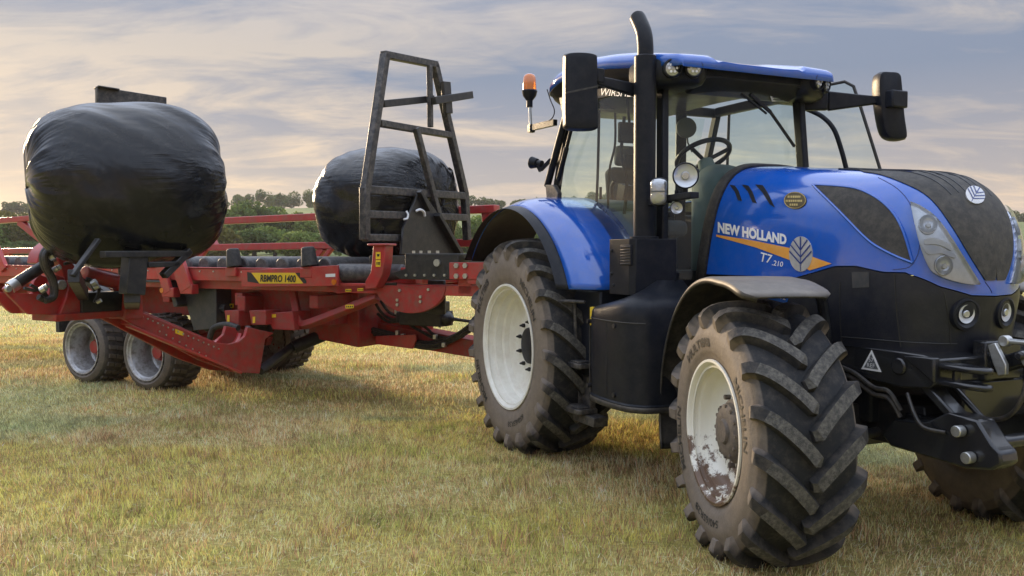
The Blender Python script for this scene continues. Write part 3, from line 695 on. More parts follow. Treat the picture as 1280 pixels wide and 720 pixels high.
# ---- roof
def roof_w(x): return float(np.interp(x, [-.30, -.26, -.18, 0, .5, .95, 1.25, 1.45, 1.62, 1.70], [.62, .70, .75, .785, .81, .80, .775, .755, .68, .60]))
def roof_e(x): return float(np.interp(x, [-.30, -.2, .1, .5, .9, 1.2, 1.45, 1.70], [3.08, 3.10, 3.135, 3.14, 3.09, 3.04, 3.005, 2.97]))
rs = MB(); rows = []
for x in np.linspace(-.30, 1.62, 40):
    w = roof_w(x); e = roof_e(x); prof = [(1.0, -.075), (1.0, -.02), (.985, .012), (.95, .032), (.86, .048), (.7, .06), (.62, .066), (.56, .066), (.50, .068), (.3, .072), (0, .074)]
    fade = 1 if x < 1.15 else max(.25, 1-(x-1.15)*1.6)
    xx = x
    dip = .05*min(1, max(0, (x-.95)/.45)); row = [Vector((xx, -w*a, e+b*(fade if b > 0 else 1)-dip*min(1, max(0, (.62-a)/.14)))) for a, b in prof]
    rows.append(row+[Vector((p.x, -p.y, p.z)) for p in row[-2::-1]])
first = [Vector((p.x-.03, p.y*.97, min(p.z, rows[0][0].z+.01))) for p in rows[0]]; last = [Vector((p.x+.05, p.y*.97, p.z-.03 if p.z > rows[-1][0].z+.05 else p.z)) for p in rows[-1]]
last2 = [Vector((p.x+.055, p.y*.97, rows[-1][0].z-.01)) for p in rows[-1]]
rs.grid([first]+rows+[last, last2]); roof = rs.build('roof', 'blue', tractor, smooth=55, solid=-.012)
rh = MB(); rws = []
for x in np.linspace(-.27, 1.60, 24):
    w = roof_w(x)-.012; e = roof_e(x); rws.append([Vector((x, -w, e-.06)), Vector((x, -w+.02, e-.105)), Vector((x, -w+.10, e-.155)), Vector((x, -.3, 2.86)), Vector((x, .3, 2.86)), Vector((x, w-.10, e-.155)), Vector((x, w-.02, e-.105)), Vector((x, w, e-.06))])
rh.grid(rws); n0 = len(rh.v); rh.f.append(tuple(range(7, -1, -1))); rh.f.append(tuple(n0-8+i for i in range(8)))
rh.build('headliner', 'black', roof, smooth=40)
vz = MB(); vz.prism([(1.36, 2.84), (1.42, 2.765), (1.54, 2.80), (1.61, 2.865), (1.58, 2.90), (1.36, 2.90)], 'y', -.46, .46); vz.build('visor', 'black', roof, bevel=.015)
for sg in (-1, 1):
    pod = MB(); plan = crom2([(1.20, .40), (1.55, .40), (1.625, .45), (1.625, .53), (1.57, .665), (1.48, .755), (1.38, .785), (1.20, .79)], 4); secs = []
    for z, k in ((2.79, .72), (2.805, .90), (2.84, .98), (2.90, 1), (2.955, .99), (2.985, .93), (2.99, .6)):
        secs.append([Vector((1.36+(x-1.36)*k, sg*(.58+(y-.58)*k), z+(x-1.36)*.0)) for x, y in plan])
    secs = [s_+[s_[0]] for s_ in secs]; pod.grid(secs); n_ = len(plan); pod.f.append(tuple(range(n_))); m_ = len(pod.v)-(n_+1); pod.f.append(tuple(m_+i for i in range(n_)))
    po = pod.build('light_pod', 'black', roof, smooth=45)
    for y, xx, ny in ((.545, 1.625, .30), (.675, 1.562, .42)):
        n = Vector((.96, sg*ny, -.06)).normalized(); q = n.to_track_quat('Z', 'Y').to_matrix(); c = Vector((xx+.016, sg*y, 2.897))
        def rp(a, r, d): return c+n*d+q @ Vector((r*math.cos(a), r*math.sin(a), 0))
        wl = MB(); wl.grid([[rp(a, r, d) for a in np.linspace(0, 2*PI, 29)] for r, d in ((.068, -.05), (.066, .012), (.056, .018), (.048, .002))]); wo = wl.build('work_light', 'black', roof, smooth=40)
        gl = MB(); gl.grid([[rp(a, r, d) for a in np.linspace(0, 2*PI, 29)] for r, d in ((.050, .003), (.03, .009), (.001, .011))]); gl.build('lens', 'lamp', wo, smooth=60)
        dt = MB()
        for k in range(6): dt.lathe([(0, .001), (.003, .009), (0, .011)], 10, (0, 0, 0), 'z')
        dt.v = []; dt.f = []
        for k in range(6):
            a = 2*PI*k/6; cc = rp(a, .026, .012); dt.tube([cc, cc+n*.004], .009, 8)
        dt.build('reflector', 'headlamp', wo)
# ---- exhaust
ex = MB(); ex.tube([(1.43, -.80, 1.70), (1.43, -.80, 3.0)], .076, 28); ex.build('exhaust_stack', 'black', tractor, bevel=.008)
et = MB(); pts = crom([(1.43, -.80, 2.95), (1.43, -.80, 3.06), (1.41, -.80, 3.16), (1.35, -.80, 3.255), (1.325, -.80, 3.285)], 6)
et.tube(pts, .056, 24); et.tube([pts[-1]-Vector((.012, 0, -.012)), pts[-1]+Vector((-.004, 0, .004))], .046, 20); et.build('exhaust_tip', 'black', tractor, smooth=50)
eb = MB(); eb.prism([(1.27, -.97), (1.30, -1.0), (1.56, -1.0), (1.60, -.97), (1.62, -.66), (1.26, -.66)], 'z', 1.36, 1.74); eb.prism([(1.45, -1.004), (1.585, -1.004), (1.585, -.99), (1.45, -.99)], 'z', 1.56, 1.70)
for i in range(7): eb.box((1.455, -1.009, 1.567+i*.019), (1.58, -1.0, 1.575+i*.019))
for (x, z) in ((1.33, 1.66), (1.33, 1.5), (1.36, 1.42)): eb.cyl((x, -.99, z), (x, -1.008, z), .012, 10)
eb.cyl((1.43, -.80, 1.72), (1.43, -.80, 1.76), .10, 28); eb.build('exhaust_housing', 'black', tractor, bevel=.018)
# ---- big side cover
tk = MB(); pl = crom2([(1.09, -.60), (1.08, -.85), (1.10, -.97), (1.15, -1.05), (1.25, -1.108), (1.45, -1.135), (1.66, -1.13), (1.78, -1.09), (1.85, -.98), (1.87, -.60)], 6)
rows = []
for z, ins, lift in ((.60, .03, 0), (.625, .0, 0), (.65, -.006, 0), (.66, .006, 0), (1.0, .0, 0), (1.19, .0, .03), (1.235, .006, .05), (1.255, .02, .06), (1.265, .05, .075), (1.275, .14, .10), (1.29, .24, .12), (1.31, .33, .15)):
    row = []
    for x, y in pl:
        cx, cy = 1.48, -.55; d = Vector((x-cx, y-cy)); k = 1-ins/max(.2, d.length); row.append((cx+d.x*k, cy+d.y*k, z+lift*min(1, max(0, (x-1.15)/.55))*1.0))
    rows.append(row)
tk.grid(rows); tk.f.append(tuple(range(len(pl)))); tko = tk.build('side_cover', 'black', tractor, smooth=40)
sk = MB()
for (x, z) in ((1.165, 1.16), (1.165, .70), (1.6, .70), (1.6, 1.16)): sk.cyl((x, -1.05 if x < 1.3 else -1.12, z), (x, -1.103 if x < 1.3 else -1.145, z), .016, 10)
each(sk, 'cover_screw', 'steel', tko)
sm = MB(); sm.tube([(x*1.0, y-.002, 1.19) for x, y in pl[8:-8]], .004, 6); sm.tube([(1.118, -1.052, z) for z in np.linspace(.68, 1.16, 8)], .006, 6); sm.tube([(1.50, -1.137, z) for z in np.linspace(.68, 1.18, 8)], .003, 6); each(sm, 'cover_seam', 'rubber', tko)
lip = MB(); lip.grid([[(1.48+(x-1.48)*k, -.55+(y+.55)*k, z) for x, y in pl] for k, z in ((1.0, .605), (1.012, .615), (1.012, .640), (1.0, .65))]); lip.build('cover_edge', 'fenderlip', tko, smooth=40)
sy = MB(); c = on_plane(T_INV, 740, 395, 'y', -1.045); sy.box((c.x-.022, c.y-.008, c.z-.065), (c.x+.03, c.y+.03, c.z+.065), Matrix.Rotation(R(-48), 3, 'Z')); so = sy.build('caution_sticker', 'yellow', tko)
# ---- steps and handrail
sp = MB()
for z in (.815, .475):
    sp.prism([(.78, -.92), (.78, -1.06), (.81, -1.09), (.98, -1.09), (1.0, -1.06), (1.0, -.92)], 'z', z-.022, z+.018)
    for i in range(6): sp.box((.80+i*.034, -1.08, z+.018), (.812+i*.034, -.93, z+.032))
sp.box((.80, -.98, .46), (.815, -.93, .84)); sp.box((.975, -.98, .46), (.99, -.93, .84)); sp.box((.82, -.955, .50), (.97, -.94, .80)); sp.box((.80, -1.02, .38), (1.12, -.9, .45))
sp.build('step', 'worn', tractor, bevel=.006)
hr = MB(); hr.tube([(.98, -1.02, 1.285), (.84, -1.10, 1.285), (.755, -1.12, 1.27), (.735, -1.12, 1.20), (.735, -1.12, 1.0), (.76, -1.11, .955), (.84, -1.06, .95)], .014, 10, smooth=5); hr.tube([(.86, -1.04, 1.28), (.86, -1.03, .95)], .013, 8); hr.build('handrail', 'worn', tractor)
# ---- rear mudguards
def rcr(p): return float(np.interp(p, [20, 60, 90, 120, 150], [1.27, 1.255, 1.25, 1.26, 1.28]))
def rlp(p): return float(np.interp(p, [30, 60, 90, 120, 150], [1.01, 1.07, 1.145, 1.22, 1.29]))
for sg in (-1, 1):
    rows = []; strip = []; lin = []
    for t in np.linspace(0, 1, 48):
        row = []
        def at(y, r_of, lo=1.38):
            r0 = r_of(30); p0 = math.degrees(math.asin(min(1, (lo-.865)/r0))); p = p0+(146-p0)*t; r = r_of(p)
            return Vector((r*math.cos(R(p)), sg*y, .865+r*math.sin(R(p))))
        mix = lambda a: (lambda p: rcr(p)*(1-a)+rlp(p)*a)
        for y, a in ((.58, -.02), (.66, -.01), (.78, .0), (.88, .02), (.95, .07), (1.01, .16), (1.055, .30), (1.085, .46), (1.11, .62), (1.135, .74)): row.append(at(y, mix(a)))
        rows.append(row)
        strip.append([at(1.13, mix(.73)), at(1.15, mix(.77)), at(1.18, mix(.90)), at(1.20, mix(1.0)), at(1.195, mix(1.02)), at(1.15, mix(.95))])
    f = MB(); f.grid(rows); fo = f.build('rear_mudguard', 'blue', tractor, smooth=50, solid=-.01)
    s_ = MB(); s_.grid(strip); s_.build('rubber_edge', 'black', fo, smooth=40, solid=-.006)
    ln = MB(); ln.grid([[Vector((p.x*.985, p.y, .865+(p.z-.865)*.985)) for p in r] for r in rows]); ln.build('mudguard_liner', 'black', fo, smooth=50)
    bt = MB()
    for (x, y) in ((.93, .95), (.83, 1.02), (1.05, .82)): bt.bolt((x+.12, sg*y, 1.40), (.6, sg*.8, 0), .012, .006)
    each(bt, 'mudguard_bolt', 'steel', fo)
# ---- front mudguards turn with the wheels
for sg in (-1, 1):
    h = empty('front_mudguard', (2.79, sg*.95 if sg > 0 else -.94, .675), (0, 0, STEER), tractor); f = MB(); rows = []
    for p in np.linspace(58, 198, 44):
        r = .862+.035*max(0, (p-90)/100)+.055*max(0, (82-p)/24); k = min(1, .75+(p-58)/16); a = R(p); ox, oz = -.05, -.025
        hwid = .27*k
        rows.append([Vector((ox+rr_*math.cos(a), sg*yy, oz+rr_*math.sin(a))) for yy, rr_ in ((-.22*k, r-.03), (-.225*k, r-.010), (-.20*k, r+.002), (-.1*k, r+.004), (.1*k, r+.004), (.225*k, r+.003), (.25*k, r-.003), (.258*k, r-.014), (.258*k, r-.034))])
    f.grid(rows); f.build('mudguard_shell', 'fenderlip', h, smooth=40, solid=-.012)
    b = MB(); b.tube([(.1, sg*-.22, .80), (.05, sg*-.34, .72), (.0, sg*-.40, .45), (0, sg*-.38, .15)], .03, 10, smooth=5); b.build('mudguard_bracket', 'black', h)
# blue brand tag under the mudguard
p0, p1, p2, p3 = [on_plane(T_INV, x, y, 'y', -.60) for x, y in ((957, 373), (982, 379), (986, 368), (968, 363))]
tg = MB(); tg.add([p0, p1, p2, p3]+[p+Vector((0, .008, 0)) for p in (p0, p1, p2, p3)], [(0,1,2,3),(7,6,5,4),(0,4,5,1),(1,5,6,2),(2,6,7,3),(3,7,4,0)]); tgo = tg.build('maker_plate', 'sticker_blue', tractor)
tt = MB(); a = p0.lerp(p3, .30)+(p1-p0)*.14; flat_text(tt, 'IOWE', a, (p1-p0)*.72, (p3-p0)*.50+(p2-p1)*.0, th=.004, bold=.02); tt.build('plate_lettering', 'letter', tgo, smooth=0)
# ---- mirrors
mr = MB(); c = Vector((1.30, -1.235, 2.745)); ax_, az = Vector((.30, .95, 0)).normalized(), Vector((.02, 0, 1)).normalized(); an = Vector((.95, -.30, 0)).normalized()
def head(mb, c, ax_, an, prof, th):
    rows = []
    for d, k in ((-th*.5, .86), (-th*.42, .97), (-th*.2, 1), (th*.2, 1), (th*.45, .93), (th*.5, .80)):
        rows.append([c+an*d+ax_*(u*k)+Vector((0, 0, v*(1-(1-k)*.5))) for u, v in prof])
    rows = [r+[r[0]] for r in rows]; mb.grid(rows); n = len(prof); mb.f.append(tuple(range(n))); m0 = len(mb.v)-(n+1); mb.f.append(tuple(m0+i for i in range(n)))
mp_ = crom2([(-.105, .25), (.0, .262), (.098, .25), (.112, .205), (.115, 0), (.122, -.205), (.105, -.255), (0, -.267), (-.10, -.255), (-.118, -.205), (-.12, 0), (-.118, .205)], 4, True)
head(mr, c, ax_, an, mp_, .11); mo = mr.build('mirror', 'black', tractor, smooth=40)
m2 = MB(); m2.grid([[c-an*.057+ax_*(u*k)+Vector((0, 0, v*k)) for u, v in mp_+mp_[:1]] for k in (.84, .01)]); m2.build('mirror_glass', 'mirror', mo, smooth=0)
m3 = MB(); q = [(-.10, -.0), (.03, .005), (.06, .03), (.113, .035)]; m3.beam(c+an*.054+ax_*-.11+Vector((0,0,-.02)), c+an*.054+ax_*.112+Vector((0,0,.03)), .006, .012); m3.build('housing_seam', 'rubber', mo)
m4 = MB(); m4.prism([(1.36, 2.78), (1.36, 2.66), (1.30, 2.70), (1.24, 2.80), (1.22, 2.86), (1.32, 2.85)], 'y', -.74, -.70); m4.beam((1.34, -.70, 2.76), (1.36, -1.14, 2.82), .05, .10, w2=.04, h2=.06); m4.beam((1.36, -1.12, 2.80), (1.36, -1.12, 2.90), .06, .05); m4.build('mirror_arm', 'black', mo, bevel=.01)
# far mirror
c = Vector((1.62, 1.27, 2.74)); ax_ = Vector((.55, -.83, 0)).normalized(); an = Vector((.83, .55, 0))
c = on_plane(T_INV, 1111, 132, 'y', 1.25); mr = MB()
mp2 = crom2([(-.10, .235), (-.02, .25), (.055, .235), (.075, .15), (.10, -.08), (.125, -.235), (.10, -.265), (.02, -.265), (-.045, -.22), (-.085, -.08), (-.11, .1)], 4, True)
ax2 = Vector((.35, .94, 0)).normalized()
head(mr, c, ax2, Vector((.94, -.35, 0)), mp2, .13); mo2 = mr.build('mirror', 'black', tractor, smooth=40)
m5 = MB(); p = on_plane(T_INV, 1003, 127, 'y', .70); e = c+Vector((-.02, -.05, .04)); m5.beam(p, p.lerp(e, .32), .06, .14); m5.beam(p.lerp(e, .32), e, .05, .15, w2=.04, h2=.05); m5.box(c+Vector((.02, -.08, -.03)), c+Vector((.11, .08, .10))); m5.build('mirror_arm', 'black', mo2, bevel=.012)
m6 = MB(); m6.grid([[c-Vector((.94, -.35, 0))*.067+ax2*(u*k)+Vector((0, 0, v*k)) for u, v in mp2+mp2[:1]] for k in (.84, .01)]); m6.build('mirror_glass', 'mirror', mo2, smooth=0)
# ---- beacon, rear work lamp, gas strut
c = on_plane(T_INV, 662, 120, 'y', -.80)
bc = MB(); bc.lathe([(-.04, .0), (-.04, .03), (.0, .06), (.035, .068), (.04, .07), (.05, .066), (.05, 0)], 24, c, 'z'); bc.tube([c+Vector((0, 0, -.10)), c+Vector((0, 0, -.03))], .028, 14); bo = bc.build('beacon', 'black', tractor, smooth=40)
bl = MB(); bl.lathe([(.05, .062), (.10, .060), (.165, .055), (.185, .045), (.195, .025), (.197, .0)], 28, c, 'z'); bl.build('amber_lens', 'amber', bo, smooth=60)
bi = MB(); bi.lathe([(.05, .02), (.12, .025), (.15, .018)], 12, c, 'z'); bi.build('reflector', 'lamp', bo)
bs = MB(); e = on_plane(T_INV, 664, 160, 'y', -.80); bs.tube([c+Vector((0, 0, -.05)), e+Vector((0, 0, -.04))], .015, 10); bs.build('beacon_stalk', 'zinc', bo)
bk = MB(); a2 = on_plane(T_INV, 694, 153, 'y', -.78); bk.beam(e, a2, .04, .05); bk.beam(e+Vector((0, 0, .03)), e-Vector((0, 0, .04)), .05, .05); bk.tube([on_plane(T_INV, x, y, 'y', -.8) for x, y in ((684, 112), (688, 125), (693, 138), (690, 148), (680, 155), (670, 160))], .005, 6, smooth=5); bk.build('beacon_bracket', 'black', bo)
p = on_plane(T_INV, 672, 204, 'y', -.82); rl = MB(); rl.tube([p+Vector((-.06, -.03, .01)), p+Vector((.0, 0, 0))], [.055, .04], 16); rl.tube([p, p+Vector((.05, .02, -.01))], .03, 12); rl.beam(p, p+Vector((.03, .02, -.07)), .03, .04); rl.beam(p+Vector((.03, .02, -.06)), p+Vector((.14, .06, .02)), .025, .03); rl.build('rear_work_lamp', 'black', tractor, bevel=.004)
gs = MB(); a = on_plane(T_INV, 712, 128, 'y', -.80); b = on_plane(T_INV, 684, 233, 'y', -.80); gs.tube([a, b], .030, 12); a3 = on_plane(T_INV, 717, 150, 'y', -.82); b3 = on_plane(T_INV, 698, 225, 'y', -.82); gs.tube([a3, b3], .016, 10); gs.tube([a3.lerp(b3, .45), b3], .022, 10)
each(gs, 'rear_post', 'black', tractor, bevel=.004)
gb = MB(); q = [on_plane(T_INV, x, y, 'y', -.81) for x, y in ((684, 231), (694, 231), (700, 241), (699, 256), (686, 252))]; gb.prism([(v.x, v.z) for v in q], 'y', -.83, -.79); q = [on_plane(T_INV, x, y, 'y', -.81) for x, y in ((700, 122), (722, 118), (724, 130), (714, 146), (705, 150))]; gb.prism([(v.x, v.z) for v in q], 'y', -.82, -.78); each(gb, 'hinge_bracket', 'worn', tractor, bevel=.006)
# ---- lamps on the exhaust side
def lamp_at(name, px, py, y, r, n, depth, cage=True):
    c = on_plane(T_INV, px, py, 'y', y); n = Vector(n).normalized(); q = n.to_track_quat('Z', 'Y').to_matrix()
    def rp(a, rr_, d): return c+n*d+q @ Vector((rr_*math.cos(a), rr_*math.sin(a), 0))
    A = np.linspace(0, 2*PI, 37)
    b = MB(); b.grid([[rp(a, rr_*r, d*depth) for a in A] for rr_, d in ((.01, -1), (.55, -.98), (.85, -.85), (1, -.3), (1.04, .05), (.98, .1), (.91, .03))]); o = b.build(name, 'black', tractor, smooth=40)
    g = MB(); g.grid([[rp(a, rr_*r, d*depth) for a in A] for rr_, d in ((.92, .04), (.80, -.04), (.55, -.10), (.25, -.14), (.01, -.15))]); g.build('reflector', 'bowl', o, smooth=60)
    g = MB(); g.tube([rp(0, 0, -.14*depth), rp(0, 0, .02*depth)], r*.32, 14); g.build('bulb', 'lamp', o, bevel=.004)
    return c, o
c1, o1 = lamp_at('round_work_lamp', 857, 219.5, -.78, .082, (.86, -.48, -.05), .11)
c2, o2 = lamp_at('small_work_lamp', 846, 260, -.78, .042, (.86, -.48, -.1), .07)
br = MB(); br.beam(c1+Vector((-.18, -.0, -.135)), c1+Vector((.10, .0, -.13)), .07, .04); br.tube([c1+Vector((-.03, .02, -.07)), c1+Vector((-.03, .02, -.14))], .018, 10); br.tube([c2+Vector((-.03, .02, .03)), c2+Vector((-.03, .02, .12))], .016, 10); br.beam(c1+Vector((-.18, 0, -.14)), Vector((1.43, -.80, c1.z-.15)), .05, .05); br.build('lamp_bracket', 'black', o1, bevel=.006)
c3 = on_plane(T_INV, 824, 240, 'y', -.84); il = MB(); a2 = Vector((.55, -.83, 0)).normalized(); an = Vector((.83, .55, 0)); pr = crom2([(-.052, .075), (0, .096), (.052, .075), (.056, 0), (.052, -.075), (0, -.096), (-.052, -.075), (-.056, 0)], 4, True)
nn = Vector((.80, -.60, 0)); a2 = Vector((.60, .80, 0))
head(il, c3, a2, nn, pr, .085); io = il.build('indicator_lamp', 'black', tractor, smooth=40)
il2 = MB(); il2.grid([[c3+nn*d+a2*(u*k)+Vector((0, 0, v*k)) for u, v in pr+pr[:1]] for d, k in ((.036, .93), (.055, .86), (.063, .6), (.065, .01))]); il2.build('lens', 'lamp', io, smooth=60); il3 = MB(); il3.beam(c3+nn*.064-a2*.05, c3+nn*.064+a2*.05, .012, .008); il3.build('divider', 'grey', io)
# ---- wiper, windscreen sticker
wp_ = MB()
def on_ws(px, py, e=.012):
    o = O_T; d = (RT @ ray_w(px, py)).normalized(); r = WSB.ray_cast(o, d); return (r[0] if r[0] is not None else on_plane(T_INV, px, py, 'x', 1.46))-d*e
WSB = BVHTree.FromPolygons([tuple(v) for v in ws.v], ws.f)
a, b, c_ = on_ws(938, 118), on_ws(963, 140), on_ws(993, 183)
wp_.beam(a, b, .022, .018, up=(1, 0, 0)); wp_.beam(b, c_, .018, .014, up=(1, 0, 0)); wp_.beam(on_ws(927, 117), on_ws(958, 142), .012, .012, up=(1, 0, 0)); wp_.build('wiper', 'black', tractor)
sk = MB(); sk.add([on_ws(x, y, .004) for x, y in ((960, 112), (984, 114), (986, 128), (965, 127))], [(0, 1, 2, 3)]); so = sk.build('screen_sticker', 'paper', tractor, solid=.001)
ln_ = MB()
for i, (t, w) in enumerate(((.2, .85), (.4, .6), (.6, .8), (.78, .5))):
    p0_, p1_, p2_, p3_ = [Vector(v) for v in sk.v]; l = p0_.lerp(p3_, t)+(p1_-p0_)*.08; l2 = p0_.lerp(p3_, t+.07)+(p1_-p0_)*.08; d = (p1_-p0_)*w; n_ = Vector((.003, -.001, 0)); ln_.add([l+n_, l+d+n_, l2+d+n_, l2+n_], [(0, 1, 2, 3)])
ln_.build('sticker_print', 'grey', so, smooth=0)
# ---- cab inside
stc = Vector((.98, .02, 2.40)); sw = MB(); sn = Vector((-.50, 0, .86)).normalized(); q = sn.to_track_quat('Z', 'Y').to_matrix()
sw.tube([stc+q @ Vector((.21*math.cos(a), .21*math.sin(a), 0)) for a in np.linspace(0, 2*PI, 41)], .019, 10)
for a in (.5, 2.6, 4.7): sw.tube([stc+q @ Vector((.20*math.cos(a), .20*math.sin(a), 0)), stc-sn*.05], .016, 8)
sw.build('steering_wheel', 'black', tractor, smooth=60)
dsh = MB(); dsh.tube([stc-sn*.05, (1.12, .02, 2.12), (1.22, .02, 1.6)], [.06, .09, .14], 14); rows = []
for x, w, zt in ((1.08, .10, 2.10), (1.14, .20, 2.26), (1.24, .25, 2.31), (1.40, .27, 2.27), (1.50, .25, 2.2)):
    rows.append([Vector((x, y*w, zt-abs(y)**3*.12)) for y in np.linspace(-1, 1, 9)]); rows[-1] = [Vector((x, -w, 1.5))]+rows[-1]+[Vector((x, w, 1.5))]
dsh.grid(rows); dsh.build('dashboard', 'trim', tractor, smooth=50, solid=-.02)
se = MB(); se.box((-.02, -.24, 1.78), (.50, .24, 1.92)); se.box((-.12, -.23, 1.88), (.04, .23, 2.40), Matrix.Rotation(R(-8), 3, 'Y')); so = se.build('seat', 'seat', tractor, bevel=.05, segs=3)
hd = MB(); hd.box((-.15, -.13, 2.42), (-.06, .13, 2.60)); hd.build('headrest', 'seat', so, bevel=.035, segs=3)
pb = MB(); pb.box((.05, -.16, 1.5), (.45, .16, 1.8)); pb.build('seat_base', 'black', so, bevel=.02)
cs = MB(); cs.box((-.05, -.52, 1.60), (.62, -.30, 1.98)); cs.prism([(.1, 1.98), (.62, 1.98), (.66, 2.06), (.16, 2.10)], 'y', -.50, -.31); cs.build('control_console', 'trim', tractor, bevel=.03)
ct = MB(); ct.box((.45, -.44, 2.06), (.56, -.36, 2.20), Matrix.Rotation(R(15), 3, 'Y')); ct.tube([(.30, -.40, 2.08), (.30, -.40, 2.20), (.34, -.40, 2.24)], .016, 8); ct.tube([(.20, -.45, 2.08), (.2, -.45, 2.2)], .012, 8); ct.tube([(.75, -.55, 1.95), (.80, -.56, 2.2), (.72, -.56, 2.42), (.76, -.56, 2.7)], .014, 8, smooth=6); ct.tube([(.4, -.6, 2.06), (.42, -.6, 2.35), (.40, -.58, 2.8)], .012, 8, smooth=6); ct.tube([(.55, -.58, 2.0), (.57, -.58, 2.3), (.62, -.56, 2.5), (.62, -.56, 2.75)], .010, 8, smooth=6); each(ct, 'control_lever', 'black', tractor)
mo_ = MB(); mo_.box((.72, -.60, 2.50), (.76, -.40, 2.66)); mo_.box((.66, -.52, 2.30), (.70, -.36, 2.42)); mo_.tube([(.74, -.5, 2.64), (.78, -.55, 2.84)], .012, 8); each(mo_, 'monitor', 'black', tractor, bevel=.012)
im = MB(); p = on_plane(T_INV, 858, 160, 'y', .05); im.tube([p+Vector((-.012, 0, 0)), p+Vector((.02, -.01, 0))], .082, 24); im.tube([p, p+Vector((.02, .0, -.12)), p+Vector((.08, .0, -.2))], .008, 8); im.build('round_mirror', 'grey', tractor, bevel=.008)
sb = MB(); sb.box((.30, .45, 2.28), (.34, .57, 2.40)); sb.build('cab_sticker', 'grey', tractor)
pp = MB(); pp.beam((.2, .35, 1.9), (.28, .30, 2.86), .09, .09); pp.beam((.15, .20, 1.9), (.2, .18, 2.86), .04, .06); each(pp, 'rear_pillar', 'black', tractor, bevel=.01)
# ================================================================== BALE TRAILER (frame: x forward, y left, origin under the front axle of the pair)
trailer = empty('bale_trailer', B_O, (0, 0, B_A))
tag(trailer, 'red bale trailer with roller bed, side loading arm and tall black headboard frame', 'trailer')
def PB_(px, py, ax='y', val=-1.25): return on_plane(B_INV, px, py, ax, val)
def poly_px(pts, ax, val):
    q = [PB_(x, y, ax, val) for x, y in pts]
    return [(v.x, v.z) for v in q] if ax == 'y' else [(v.y, v.z) for v in q]
# ---- wheels
def trailer_wheel():
    w = empty('wheel', (0, 0, 0), (0, 0, 0), trailer); Rt, rr, wd, axle = .475, .312, .54, .445
    half = crom2([(0, Rt-.02), (.15, Rt-.024), (.215, Rt-.036), (.25, Rt-.065), (.27, Rt-.105), (.268, rr+.05), (.25, rr+.015), (.235, rr-.004)], 4)
    mb = MB(); D = []; n = 96
    prof = [(-o, r) for o, r in half[::-1]] + half[1:]; mb.lathe(prof, n); D += [.25 if r > Rt-.05 else .55 for o, r in prof for j in range(n)]
    nl = 26
    for sd in (-1, 1):
        for q in range(nl):
            for (o0, o1, a0, a1, ro) in ((.015, .10, 0, .045, 0), (.115, .20, .05, .08, -.006), (.212, .262, .085, .10, -.045)):
                b = len(mb.v); th = 2*PI*(q+(.5 if sd > 0 else 0))/nl; hw = .065
                for (rr_, sh) in ((Rt-.045+ro, 1.0), (Rt+ro*.9, .8)):
                    for (o, a) in ((o0, a0-hw*sh), (o1, a1-hw*sh), (o1, a1+hw*sh), (o0, a0+hw*sh)):
                        rad = rr_ - (.018 if o > .2 else 0) - (.05 if o > .25 else 0)
                        mb.v.append((rad*math.cos(th+a), sd*o, rad*math.sin(th+a))); D.append(.45 if sh < 1 else .2)
                mb.f += [(b+4, b+5, b+6, b+7), (b, b+1, b+5, b+4), (b+1, b+2, b+6, b+5), (b+2, b+3, b+7, b+6), (b+3, b, b+4, b+7)]
    mb.v = [(x, y*(1+.06*max(0, -z/Rt-.5)), max(z, -axle+.004)) for x, y, z in mb.v]
    t = mb.build('tyre', 'tyre', w, smooth=32); a = t.data.attributes.new('dust', 'FLOAT', 'POINT'); a.data.foreach_set('value', D)
    rm = MB(); rm.lathe([(-.24, rr-.03), (-.262, rr+.004), (-.268, rr+.018), (-.272, rr+.016), (-.27, rr+.002), (-.25, rr-.012), (-.22, rr-.016), (-.20, rr-.03), (-.12, rr-.036), (-.10, rr-.05), (.02, rr-.055), (.04, rr-.075), (.045, .18), (.03, .16), (.03, 0)], 56)
    rm.lathe([(.045, rr-.07), (.2, rr-.03), (.262, rr+.004), (.27, rr+.018), (.24, rr-.01)], 56); rm.build('rim', 'alu', w, smooth=38)
    hb = MB(); hb.lathe([(.035, .11), (-.05, .105), (-.07, .085), (-.10, .08), (-.105, 0)], 28)
    for k in range(8):
        a = 2*PI*k/8; hb.tube([(.14*math.cos(a), .035, .14*math.sin(a)), (.14*math.cos(a), -.0, .14*math.sin(a))], .016, 6)
    hb.build('hub', 'reddirty', w); return w
w0 = trailer_wheel(); spots = [(.05, -.985, 0), (-1.15, -.985, 0), (.05, .985, PI), (-1.15, .985, PI)]
for i, (x, y, a) in enumerate(spots):
    w = w0 if i == 0 else w0.copy()
    if i:
        COL.objects.link(w); w.parent = trailer
        for c in w0.children:
            d = c.copy(); COL.objects.link(d); d.parent = w
    w.location = (x, y, .445); w.rotation_euler = (0, 0, a)
ba = MB()
for sg in (-1, 1): ba.prism([(-1.3, .38), (.2, .38), (.25, .50), (-.30, .66), (-.80, .66), (-1.35, .50)], 'y', sg*.60-.05, sg*.60+.05)
ba.box((-1.20, -.75, .40), (-1.10, .75, .50)); ba.box((0, -.75, .40), (.10, .75, .50)); ba.box((-.66, -.65, .55), (-.44, .65, .72)); ba.build('bogie_axle', 'reddirty', trailer, bevel=.012)
